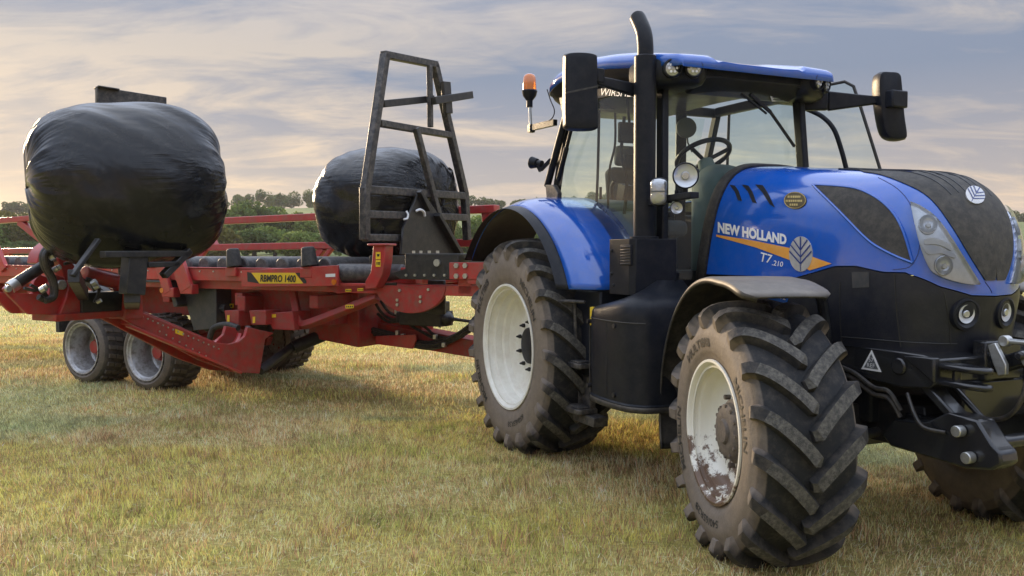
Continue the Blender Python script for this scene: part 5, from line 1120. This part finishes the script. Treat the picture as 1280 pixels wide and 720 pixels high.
# ================================================================== GROUND, GRASS, HILLS, TREES, SKY
def ground_z(x, y):
    y = np.asarray(y, float); x = np.asarray(x, float)
    z = np.interp(y, [-100, 45, 110, 150, 260, 330, 420, 800, 2500], [0, 0, 1.2, 3.0, 14.6, 19.0, 19.5, 16, 10])
    return z*(1+.10*np.sin(x*.012+1.2)*(y > 60))*np.interp(x, [-300, -60, 60, 300], [.95, 1, .82, .7])**np.clip((y-60)/150, 0, 1)
ys = np.concatenate([np.linspace(-40, 45, 40), np.linspace(47, 450, 120), np.linspace(470, 2400, 30)]); xs = np.concatenate([np.linspace(-1800, -260, 14), np.linspace(-240, 240, 120), np.linspace(260, 1800, 14)])
XX, YY = np.meshgrid(xs, ys, indexing='ij'); ZZ = ground_z(XX, YY)
gm = MB(); gm.grid([[(XX[i, j], YY[i, j], ZZ[i, j]) for j in range(len(ys))] for i in range(len(xs))])
def field_mat():
    m, N, L, P = nt('mown_field'); tc = N.new('ShaderNodeTexCoord')
    def noise(s, st=(1, 1, 1), d=8, r=.65):
        mp = N.new('ShaderNodeMapping'); mp.inputs['Scale'].default_value = st; L.new(tc.outputs['Object'], mp.inputs['Vector']); n = N.new('ShaderNodeTexNoise'); n.inputs['Scale'].default_value = s; n.inputs['Detail'].default_value = d; n.inputs['Roughness'].default_value = r; L.new(mp.outputs['Vector'], n.inputs['Vector']); return n
    def ramp(n, els):
        r = N.new('ShaderNodeValToRGB'); e = r.color_ramp.elements
        e[0].position, e[0].color = els[0][0], (*els[0][1], 1); e[1].position, e[1].color = els[-1][0], (*els[-1][1], 1)
        for p, c in els[1:-1]: q = e.new(p); q.color = (*c, 1)
        L.new(n.outputs['Fac'], r.inputs['Fac']); return r
    a = ramp(noise(.5, (1, 2.2, 1)), [(.3, (.46, .44, .11)), (.48, (.64, .53, .19)), (.62, (.52, .50, .13)), (.75, (.66, .54, .25))])
    b = ramp(noise(14, (1, 2, 1), 10, .75), [(.35, (.35, .35, .35)), (.65, (1, 1, 1))])
    mx = N.new('ShaderNodeMix'); mx.data_type = 'RGBA'; mx.blend_type = 'MULTIPLY'; mx.inputs['Factor'].default_value = 1; L.new(a.outputs['Color'], mx.inputs['A']); L.new(b.outputs['Color'], mx.inputs['B'])
    # beyond the mown field the hillside pasture is greener
    s = N.new('ShaderNodeSeparateXYZ'); L.new(tc.outputs['Object'], s.inputs[0]); mr = N.new('ShaderNodeMapRange'); mr.inputs['From Min'].default_value = 88; mr.inputs['From Max'].default_value = 96; L.new(s.outputs['Y'], mr.inputs['Value'])
    c = ramp(noise(.03, (1, 3, 1)), [(.35, (.16, .19, .075)), (.65, (.21, .23, .09))])
    m2 = N.new('ShaderNodeMix'); m2.data_type = 'RGBA'; L.new(mr.outputs['Result'], m2.inputs['Factor']); L.new(mx.outputs['Result'], m2.inputs['A']); L.new(c.outputs['Color'], m2.inputs['B'])
    L.new(m2.outputs['Result'], P.inputs['Base Color']); P.inputs['Roughness'].default_value = .9; P.inputs['Specular IOR Level'].default_value = .15
    n3 = noise(40, (1, 1, 1), 6); bp = N.new('ShaderNodeBump'); bp.inputs['Strength'].default_value = .8; bp.inputs['Distance'].default_value = .05; L.new(n3.outputs['Fac'], bp.inputs['Height']); L.new(bp.outputs['Normal'], P.inputs['Normal'])
    return m
go = gm.build('field', field_mat(), None, smooth=60, recalc=False); tag(go, kind='structure')
# ---- grass blades
def blade_mat():
    m, N, L, P = nt('grass_blades'); a = N.new('ShaderNodeAttribute'); a.attribute_name = 'tint'
    L.new(a.outputs['Color'], P.inputs['Base Color']); P.inputs['Roughness'].default_value = .65; P.inputs['Specular IOR Level'].default_value = .25
    t = N.new('ShaderNodeBsdfTranslucent'); L.new(a.outputs['Color'], t.inputs['Color']); mx = N.new('ShaderNodeMixShader'); mx.inputs[0].default_value = .45
    L.new(P.outputs[0], mx.inputs[1]); L.new(t.outputs[0], mx.inputs[2]); L.new(mx.outputs[0], N['Material Output'].inputs['Surface']); return m
def scatter(n, y0, y1, h0, h1, w0, w1, seed, lay=0.):
    r = np.random.RandomState(seed); m = int(n*1.0)
    y = np.sqrt(r.rand(m)*(y1**2-y0**2)+y0**2); x = (r.rand(m)*2-1)*(y*.66+2.2)
    return x, y, r, h0, h1, w0, w1, lay
parts = [scatter(300000, 3.4, 8.5, .020, .062, .0030, .0056, 1), scatter(240000, 8.5, 17, .025, .06, .0045, .0085, 2), scatter(140000, 17, 46, .03, .07, .011, .022, 3), scatter(70000, 3.4, 13, .06, .12, .0025, .0045, 4, 1.), scatter(70000, 3.4, 12, .05, .11, .0024, .0044, 5, 2.)]
PV = []; PF = []; PC = []; off = 0
for (x, y, r, h0, h1, w0, w1, lay) in parts:
    m = len(x)
    big = fbm(x*.30+3, y*.62+9, 31, 4); med = fbm(x*1.3+1, y*1.9+4, 32, 4); wind = fbm(x*.35+20, y*1.1+x*.12+2, 33, 3); fine = fbm(x*5, y*5, 34, 2)
    g = np.clip((med-.52)*7, 0, 1); gb = np.clip((wind-.545)*11, 0, 1)
    straw = np.array([.92, .68, .37]); yel = np.array([.86, .69, .22]); grn = np.array([.36, .44, .11]); blu = np.array([.36, .44, .27]); brn = np.array([.56, .34, .20])
    k = np.clip((big-.44)*6, 0, 1)[:, None]; c = straw*(1-k)+yel*k
    g2 = (g*(r.rand(m) < .8))[:, None]*.75; c = c*(1-g2)+grn*g2
    pb = (r.rand(m) < .22+.22*(fine > .55))[:, None]; c = np.where(pb, brn*(.6+.8*r.rand(m))[:, None], c)
    gb2 = gb[:, None]*.72
    if lay == 2: keep = (r.rand(m) < .5+.5*(k[:, 0] < .4)); c = (np.array([.80, .66, .42])[None]*np.ones((m, 1)))
    elif lay: keep = (wind > .53) & (r.rand(m) < .95); c = np.where((wind > .50)[:, None], blu*(.7+.6*r.rand(m))[:, None], c)
    else: c = c*(1-gb2)+blu*gb2; keep = np.ones(m, bool)
    cl = vnoise(x*17, y*13, 51)*.6+vnoise(x*41, y*31, 52)*.4
    c = c*(.45+1.15*r.rand(m)**1.2)[:, None]*np.clip(.30+1.35*cl, .3, 1.6)[:, None]; c = np.clip(c*1.12, 0, .92)
    tuft = np.clip((fbm(x*1.9+8, y*1.9, 41, 2)-.58)*8, 0, 1)
    h = (h0+(h1-h0)*r.rand(m)**1.5)*(.62+.75*med)*(.45+1.1*cl)*(1+.9*tuft*(fine > .45)); w = w0+(w1-w0)*r.rand(m); az = r.rand(m)*2*PI; ld = 2*PI*fbm(x*.9, y*.9, 35, 2)*1.6
    lean = (.10+.75*r.rand(m)**1.5)*h*(1-.2*tuft); 
    if lay: h = h*(.28 if lay == 1 else .15); lean = (.04+.07*r.rand(m))*(1.5 if lay == 1 else 1)
    la_ = np.where(r.rand(m) < .3, ld, az)+(0 if not lay else r.randn(m)*.5)
    dx, dy = np.cos(la_)*lean, np.sin(la_)*lean; ca, sa = np.cos(az)*w/2, np.sin(az)*w/2
    if lay: ca, sa = -np.sin(la_)*w/2, np.cos(la_)*w/2
    z = ground_z(x, y)-.004+(r.rand(m)*.03 if lay else 0)
    sel = np.where(keep)[0]
    v = np.stack([np.stack([x-ca, y-sa, z], -1), np.stack([x+ca, y+sa, z], -1), np.stack([x+ca*.75+dx*.4, y+sa*.75+dy*.4, z+h*.62], -1), np.stack([x-ca*.75+dx*.4, y-sa*.75+dy*.4, z+h*.62], -1), np.stack([x+dx, y+dy, z+h], -1)], 1)[sel]
    PV.append(v.reshape(-1, 3)); n = len(sel); b = off+np.arange(n)*5; PF.append(b); off += 5*n; PC.append(np.repeat(c[sel], 5, 0))
v = np.concatenate(PV); b = np.concatenate(PF); c = np.concatenate(PC)
quads = np.stack([b, b+1, b+2, b+3], -1); tris = np.stack([b+3, b+2, b+4], -1); n = len(b)
me = bpy.data.meshes.new('grass'); me.vertices.add(len(v)); me.vertices.foreach_set('co', v.ravel().astype(np.float32))
li = np.concatenate([quads.ravel(), tris.ravel()]).astype(np.int32); me.loops.add(len(li)); me.loops.foreach_set('vertex_index', li)
me.polygons.add(2*n); me.polygons.foreach_set('loop_start', np.concatenate([np.arange(n)*4, 4*n+np.arange(n)*3]).astype(np.int32)); me.update(calc_edges=True)
ca = me.color_attributes.new('tint', 'FLOAT_COLOR', 'POINT'); ca.data.foreach_set('color', np.concatenate([c, np.ones((len(c), 1))], 1).ravel().astype(np.float32))
me.materials.append(blade_mat()); gr_ = bpy.data.objects.new('grass', me); COL.objects.link(gr_); tag(gr_, 'short mown straw coloured and green grass covering the field', 'grass', kind='stuff')

# ---- trees and hedges: leaf clumps through the crown's volume, on a trunk with limbs
def leaf_mat(name, a, b):
    m, N, L, P = nt(name); at = N.new('ShaderNodeAttribute'); at.attribute_name = 'shade'; r = N.new('ShaderNodeValToRGB'); r.color_ramp.elements[0].color = (*a, 1); r.color_ramp.elements[1].color = (*b, 1)
    L.new(at.outputs['Fac'], r.inputs['Fac']); L.new(r.outputs['Color'], P.inputs['Base Color']); P.inputs['Roughness'].default_value = .7; P.inputs['Specular IOR Level'].default_value = .2
    t = N.new('ShaderNodeBsdfTranslucent'); L.new(r.outputs['Color'], t.inputs['Color']); mx = N.new('ShaderNodeMixShader'); mx.inputs[0].default_value = .38; L.new(P.outputs[0], mx.inputs[1]); L.new(t.outputs[0], mx.inputs[2]); L.new(mx.outputs[0], N['Material Output'].inputs['Surface']); return m
LM = {'dark': leaf_mat('dark_leaves', (.055, .09, .03), (.13, .18, .055)), 'mid': leaf_mat('mid_leaves', (.085, .14, .035), (.20, .27, .07)), 'pale': leaf_mat('pale_leaves', (.10, .15, .035), (.23, .29, .085)), 'gold': leaf_mat('yellowing_leaves', (.09, .095, .025), (.20, .19, .055))}
M['bark'] = mat('bark', (.06, .048, .036), .85, bump=.5, bscale=20)
def leaves(center, rad, n, size, seed, lobes=9):
    r = np.random.RandomState(seed); LC = r.randn(lobes, 3); LC /= np.linalg.norm(LC, axis=1)[:, None]; LC *= (.35+.35*r.rand(lobes))[:, None]; LC[:, 2] = LC[:, 2]*.8; LR = .34+.26*r.rand(lobes)
    k = r.randint(0, lobes, n); d = r.randn(n, 3); d /= np.linalg.norm(d, axis=1)[:, None]; p = LC[k]+d*(LR[k]*(.62+.46*r.rand(n)**.6))[:, None]
    keep = vnoise(p[:, 0]*5+40+seed, p[:, 1]*5+p[:, 2]*4+40, seed) > .30; p = p[keep]; n = len(p); kk = k[keep]
    P = np.array(center)+p*np.array(rad); s = size*(.6+.9*r.rand(n))[:, None]
    a = r.randn(n, 3); a /= np.linalg.norm(a, axis=1)[:, None]; b_ = np.cross(a, r.randn(n, 3)); b_ /= np.linalg.norm(b_, axis=1)[:, None]
    q = np.stack([P-a*s*.5, P+b_*s*.38, P+a*s*.55, P-b_*s*.38], 1); sh = np.clip(r.rand(n)*.7+.3*r.rand(lobes)[kk], 0, 1)
    return q.reshape(-1, 3), np.repeat(sh, 4)
def leaf_obj(name, q, sh, m, parent=None):
    n = len(q)//4; me = bpy.data.meshes.new(name); me.vertices.add(len(q)); me.vertices.foreach_set('co', q.ravel().astype(np.float32)); me.loops.add(4*n); me.loops.foreach_set('vertex_index', np.arange(4*n, dtype=np.int32)); me.polygons.add(n); me.polygons.foreach_set('loop_start', np.arange(0, 4*n, 4, dtype=np.int32)); me.update(calc_edges=True)
    a = me.attributes.new('shade', 'FLOAT', 'POINT'); a.data.foreach_set('value', sh.astype(np.float32)); me.materials.append(LM[m]); o = bpy.data.objects.new(name, me); COL.objects.link(o); o.parent = parent; return o
def tree(name, px, d, top_py, width, m, label, cat, seed, group, n=2600, low=.12):
    x = (px-640)/FPX*d; z0 = float(ground_z(x, d)); top = CAMH+(317-top_py)/FPX*d; hgt = top-z0; root = empty(name, (x, d, z0))
    q, sh = leaves((0, 0, hgt*(.5+low*.5)), (width/2, width/2*.9, hgt*(.5-low*.5)*1.02), n, max(.14, d*.0032), seed); leaf_obj('crown' if cat == 'tree' else 'foliage', q, sh, m, root)
    r = random.Random(seed); t = MB(); t.tube([(0, 0, -.1), (.05, 0, hgt*.3), (0, .05, hgt*.62)], [width*.045, width*.032, width*.015], 8)
    for k in range(6):
        a = r.random()*6.3; z = hgt*(.22+.3*r.random()); t.tube([(0, 0, z), (math.cos(a)*width*.2, math.sin(a)*width*.2, z+hgt*.15), (math.cos(a)*width*.34, math.sin(a)*width*.34, z+hgt*.26)], [width*.018, width*.012, width*.005], 6)
    t.build('trunk' if cat == 'tree' else 'stem', 'bark', root); tag(root, label, cat, group); return root
spec = [
 ('tree', 22, 112, 258, 7.5, 'gold', 'yellowing hedge tree behind the far rail end, beside the raised bale'), ('hedge_bush', 34, 98, 300, 7, 'dark', 'low dark hedge bush under the far rail end beside the raised bale'),
 ('tree', 292, 128, 254, 9.5, 'mid', 'broad green hedge tree touching the edge of the raised bale'), ('tree', 318, 132, 252, 9, 'dark', 'dark round hedge tree midway between the two bales'), ('tree', 345, 136, 256, 9, 'mid', 'spreading mid green hedge tree rising above the upper guard rail'), ('tree', 372, 134, 260, 7.5, 'pale', 'pale green hedge tree touching the bale on the trailer bed'),
 ('hedge_bush', 372, 92, 287, 5.2, 'pale', 'pale green rounded bush showing between the two guard rails'), ('hedge_bush', 282, 94, 284, 4.6, 'gold', 'yellow green bush between the guard rails beside the raised bale'), ('tree', 318, 104, 282, 7.5, 'dark', 'dark low tree in the hedge between the two guard rails'), ('tree', 344, 106, 281, 6.5, 'mid', 'mid green low tree behind the black deck bumpers'),
 ('hedge_bush', 612, 100, 270, 6, 'mid', 'green bush seen between the headboard and the tractor mudguard'), ('hedge_bush', 574, 102, 274, 5, 'pale', 'pale bush seen through the far leg of the headboard'),
]
for i, (nm, px, d, ty, w, m, lab) in enumerate(spec): tree(nm, px, d, ty, w, m, lab, 'tree' if nm == 'tree' else 'bush', 50+i, 'trees and bushes along the field hedge', n=8000, low=.12 if nm == 'tree' else .0)
# hedgerow filling the gaps, and the wood on the skyline: masses
Q = []; S = []
for i in range(70):
    px = -260+i*19+random.uniform(-6, 6); d = random.uniform(108, 122); x = (px-640)/FPX*d; z0 = float(ground_z(x, d)); h = random.uniform(2.8, 5.2); q, s = leaves((x, d, z0+h*.48), (random.uniform(1.6, 2.8), 1.4, h*.55), 1300, .36, 300+i, 6); Q.append(q); S.append(s)
hg = leaf_obj('hedgerow', np.concatenate(Q), np.concatenate(S), 'mid'); tag(hg, 'long leafy hedgerow along the far edge of the field', 'hedge', kind='stuff')
Q = []; S = []
for i in range(150):
    px = -330+i*11.5+random.uniform(-6, 6); d = random.uniform(315, 350); x = (px-640)/FPX*d; z0 = float(ground_z(x, d)); u = vnoise(np.array([px*.021]), np.array([3.]), 5)[0]; h = (3.6 if px > 150 else 6.0)+4.4*u+random.uniform(-.6, .8); q, s = leaves((x, d, z0+h*.46), (random.uniform(2.8, 4.4), 2.8, h*.60), 2000, .5, 700+i, 7); Q.append(q); S.append(s)
wd = leaf_obj('far_wood', np.concatenate(Q), np.concatenate(S), 'dark'); tag(wd, 'line of far trees along the skyline hill', 'wood', kind='stuff')

# ---- light: low sun at the left, behind thin cloud; cloudy sky
SUN_AZ, SUN_EL = R(-34), R(10)            # from the view direction, towards the left
sd = Vector((math.sin(SUN_AZ)*math.cos(SUN_EL), math.cos(SUN_AZ)*math.cos(SUN_EL), math.sin(SUN_EL)))
sun = bpy.data.objects.new('sun', bpy.data.lights.new('sun', 'SUN')); COL.objects.link(sun); sun.data.energy = 3.4; sun.data.angle = R(8); sun.data.color = (1, .74, .46)
sun.rotation_euler = (-sd).to_track_quat('-Z', 'Y').to_euler()
w = bpy.data.worlds.new('World'); sc.world = w; w.use_nodes = True; N = w.node_tree.nodes; L = w.node_tree.links; N.clear()
out = N.new('ShaderNodeOutputWorld'); bg = N.new('ShaderNodeBackground'); bg2 = N.new('ShaderNodeBackground'); ad = N.new('ShaderNodeAddShader')
sk = N.new('ShaderNodeTexSky'); sk.sky_type = 'NISHITA'; sk.sun_disc = False; sk.sun_elevation = SUN_EL; sk.sun_rotation = SUN_AZ; sk.air_density = 1.0; sk.dust_density = .6
ng = N.new('ShaderNodeMix'); ng.data_type = 'RGBA'; ng.blend_type = 'MULTIPLY'; ng.inputs['Factor'].default_value = 1; ng.inputs['B'].default_value = (.07, .08, .10, 1); L.new(sk.outputs['Color'], ng.inputs['A']); L.new(ng.outputs['Result'], bg.inputs['Color']); bg.inputs['Strength'].default_value = .05
tc = N.new('ShaderNodeTexCoord'); sp = N.new('ShaderNodeSeparateXYZ'); L.new(tc.outputs['Generated'], sp.inputs[0])
def math_(op, a, b=None, clamp=False):
    n = N.new('ShaderNodeMath'); n.operation = op; n.use_clamp = clamp
    for i, v in enumerate((a, b)):
        if v is None: continue
        if isinstance(v, (int, float)): n.inputs[i].default_value = v
        else: L.new(v, n.inputs[i])
    return n.outputs[0]
den = math_('ADD', math_('MAXIMUM', sp.outputs['Z'], 0), .16); cu, cv_ = math_('DIVIDE', sp.outputs['X'], den), math_('DIVIDE', sp.outputs['Y'], den)
cmb = N.new('ShaderNodeCombineXYZ'); L.new(cu, cmb.inputs[0]); L.new(cv_, cmb.inputs[1])
def cloud(scale, st, detail, rough, dist, loc=(0, 0, 0)):
    mp = N.new('ShaderNodeMapping'); mp.inputs['Scale'].default_value = st; mp.inputs['Location'].default_value = loc; mp.inputs['Rotation'].default_value = (0, 0, R(14)); L.new(cmb.outputs[0], mp.inputs['Vector'])
    n = N.new('ShaderNodeTexNoise'); n.inputs['Scale'].default_value = scale; n.inputs['Detail'].default_value = detail; n.inputs['Roughness'].default_value = rough; n.inputs['Distortion'].default_value = dist; L.new(mp.outputs[0], n.inputs['Vector']); return n.outputs['Fac']
c1 = cloud(.75, (.55, 1.15, 1), 10, .6, .9, (3.1, 1.7, 0)); c2 = cloud(2.1, (.6, 1.4, 1), 10, .62, 1.1, (1.3, 4.2, 0))
cs = math_('ADD', math_('MULTIPLY', c1, .60), math_('MULTIPLY', c2, .40))
def ramp(v, els):
    r = N.new('ShaderNodeValToRGB'); e = r.color_ramp.elements; e[0].position, e[0].color = els[0][0], (*els[0][1], 1); e[1].position, e[1].color = els[-1][0], (*els[-1][1], 1)
    for p, c in els[1:-1]: q = e.new(p); q.color = (*c, 1)
    L.new(v, r.inputs['Fac']); return r.outputs['Color']
def mixc(f, a, b, mode='MIX'):
    m = N.new('ShaderNodeMix'); m.data_type = 'RGBA'; m.blend_type = mode
    for s, v in (('Factor', f), ('A', a), ('B', b)):
        if isinstance(v, (int, float)): m.inputs[s].default_value = v
        elif isinstance(v, tuple): m.inputs[s].default_value = (*v, 1)
        else: L.new(v, m.inputs[s])
    return m.outputs['Result']
elev = math_('MAXIMUM', sp.outputs['Z'], 0)
dark = ramp(elev, [(0, (.70, .53, .42)), (.07, (.43, .385, .375)), (.2, (.225, .268, .36)), (.30, (.24, .29, .40)), (.5, (1.0, 1.14, 1.45)), (1, (1.25, 1.42, 1.75))])
lite = ramp(elev, [(0, (.94, .68, .45)), (.08, (.76, .59, .43)), (.22, (.56, .495, .44)), (.32, (.50, .48, .50)), (.5, (1.45, 1.5, 1.65)), (1, (1.65, 1.75, 1.95))])  # upper stops of both ramps brighten the unseen sky overhead as added fill light
cm = ramp(cs, [(.45, (0, 0, 0)), (.52, (.36, .36, .36)), (.60, (1, 1, 1))])
col = mixc(cm, dark, lite)
dt = N.new('ShaderNodeVectorMath'); dt.operation = 'DOT_PRODUCT'; L.new(tc.outputs['Generated'], dt.inputs[0])
gd = Vector((math.sin(R(-44)), math.cos(R(-44)), .07)).normalized(); dt.inputs[1].default_value = gd
gl = math_('POWER', math_('MAXIMUM', dt.outputs['Value'], 0), 12); lowf = math_('POWER', math_('SUBTRACT', 1, elev, True), 10)
col = mixc(1.0, col, mixc(math_('MULTIPLY', gl, lowf), (0, 0, 0), (.55, .33, .09)), 'ADD')
L.new(col, bg2.inputs['Color']); bg2.inputs['Strength'].default_value = .74
L.new(bg.outputs[0], ad.inputs[0]); L.new(bg2.outputs[0], ad.inputs[1]); L.new(ad.outputs[0], out.inputs['Surface'])
sc.view_settings.view_transform = 'Standard'; sc.view_settings.look = 'None'; sc.view_settings.exposure = .58; sc.view_settings.gamma = 1
sc.cycles.use_adaptive_sampling = True; sc.cycles.max_bounces = 8; sc.cycles.transparent_max_bounces = 24; sc.cycles.caustics_reflective = False; sc.cycles.caustics_refractive = False; sc.cycles.sample_clamp_indirect = 6
try: sc.cycles.use_denoising = True; sc.cycles.denoiser = 'OPENIMAGEDENOISE'
except Exception: pass
# ---- evening air: pale even haze over the whole place
hz = MB().box((-1900, -60, -1), (1900, 2500, 32)); m = bpy.data.materials.new('evening_haze'); m.use_nodes = True; N = m.node_tree.nodes; L = m.node_tree.links; N.clear()
o_ = N.new('ShaderNodeOutputMaterial'); pv = N.new('ShaderNodeVolumePrincipled'); pv.inputs['Color'].default_value = (.85, .82, .80, 1); pv.inputs['Density'].default_value = .00032; pv.inputs['Anisotropy'].default_value = .2; L.new(pv.outputs[0], o_.inputs['Volume'])
ho = hz.build('haze', m, None, smooth=0); tag(ho, 'thin pale evening haze lying over the field and the far hill', 'haze', kind='stuff'); sc.cycles.volume_bounces = 0
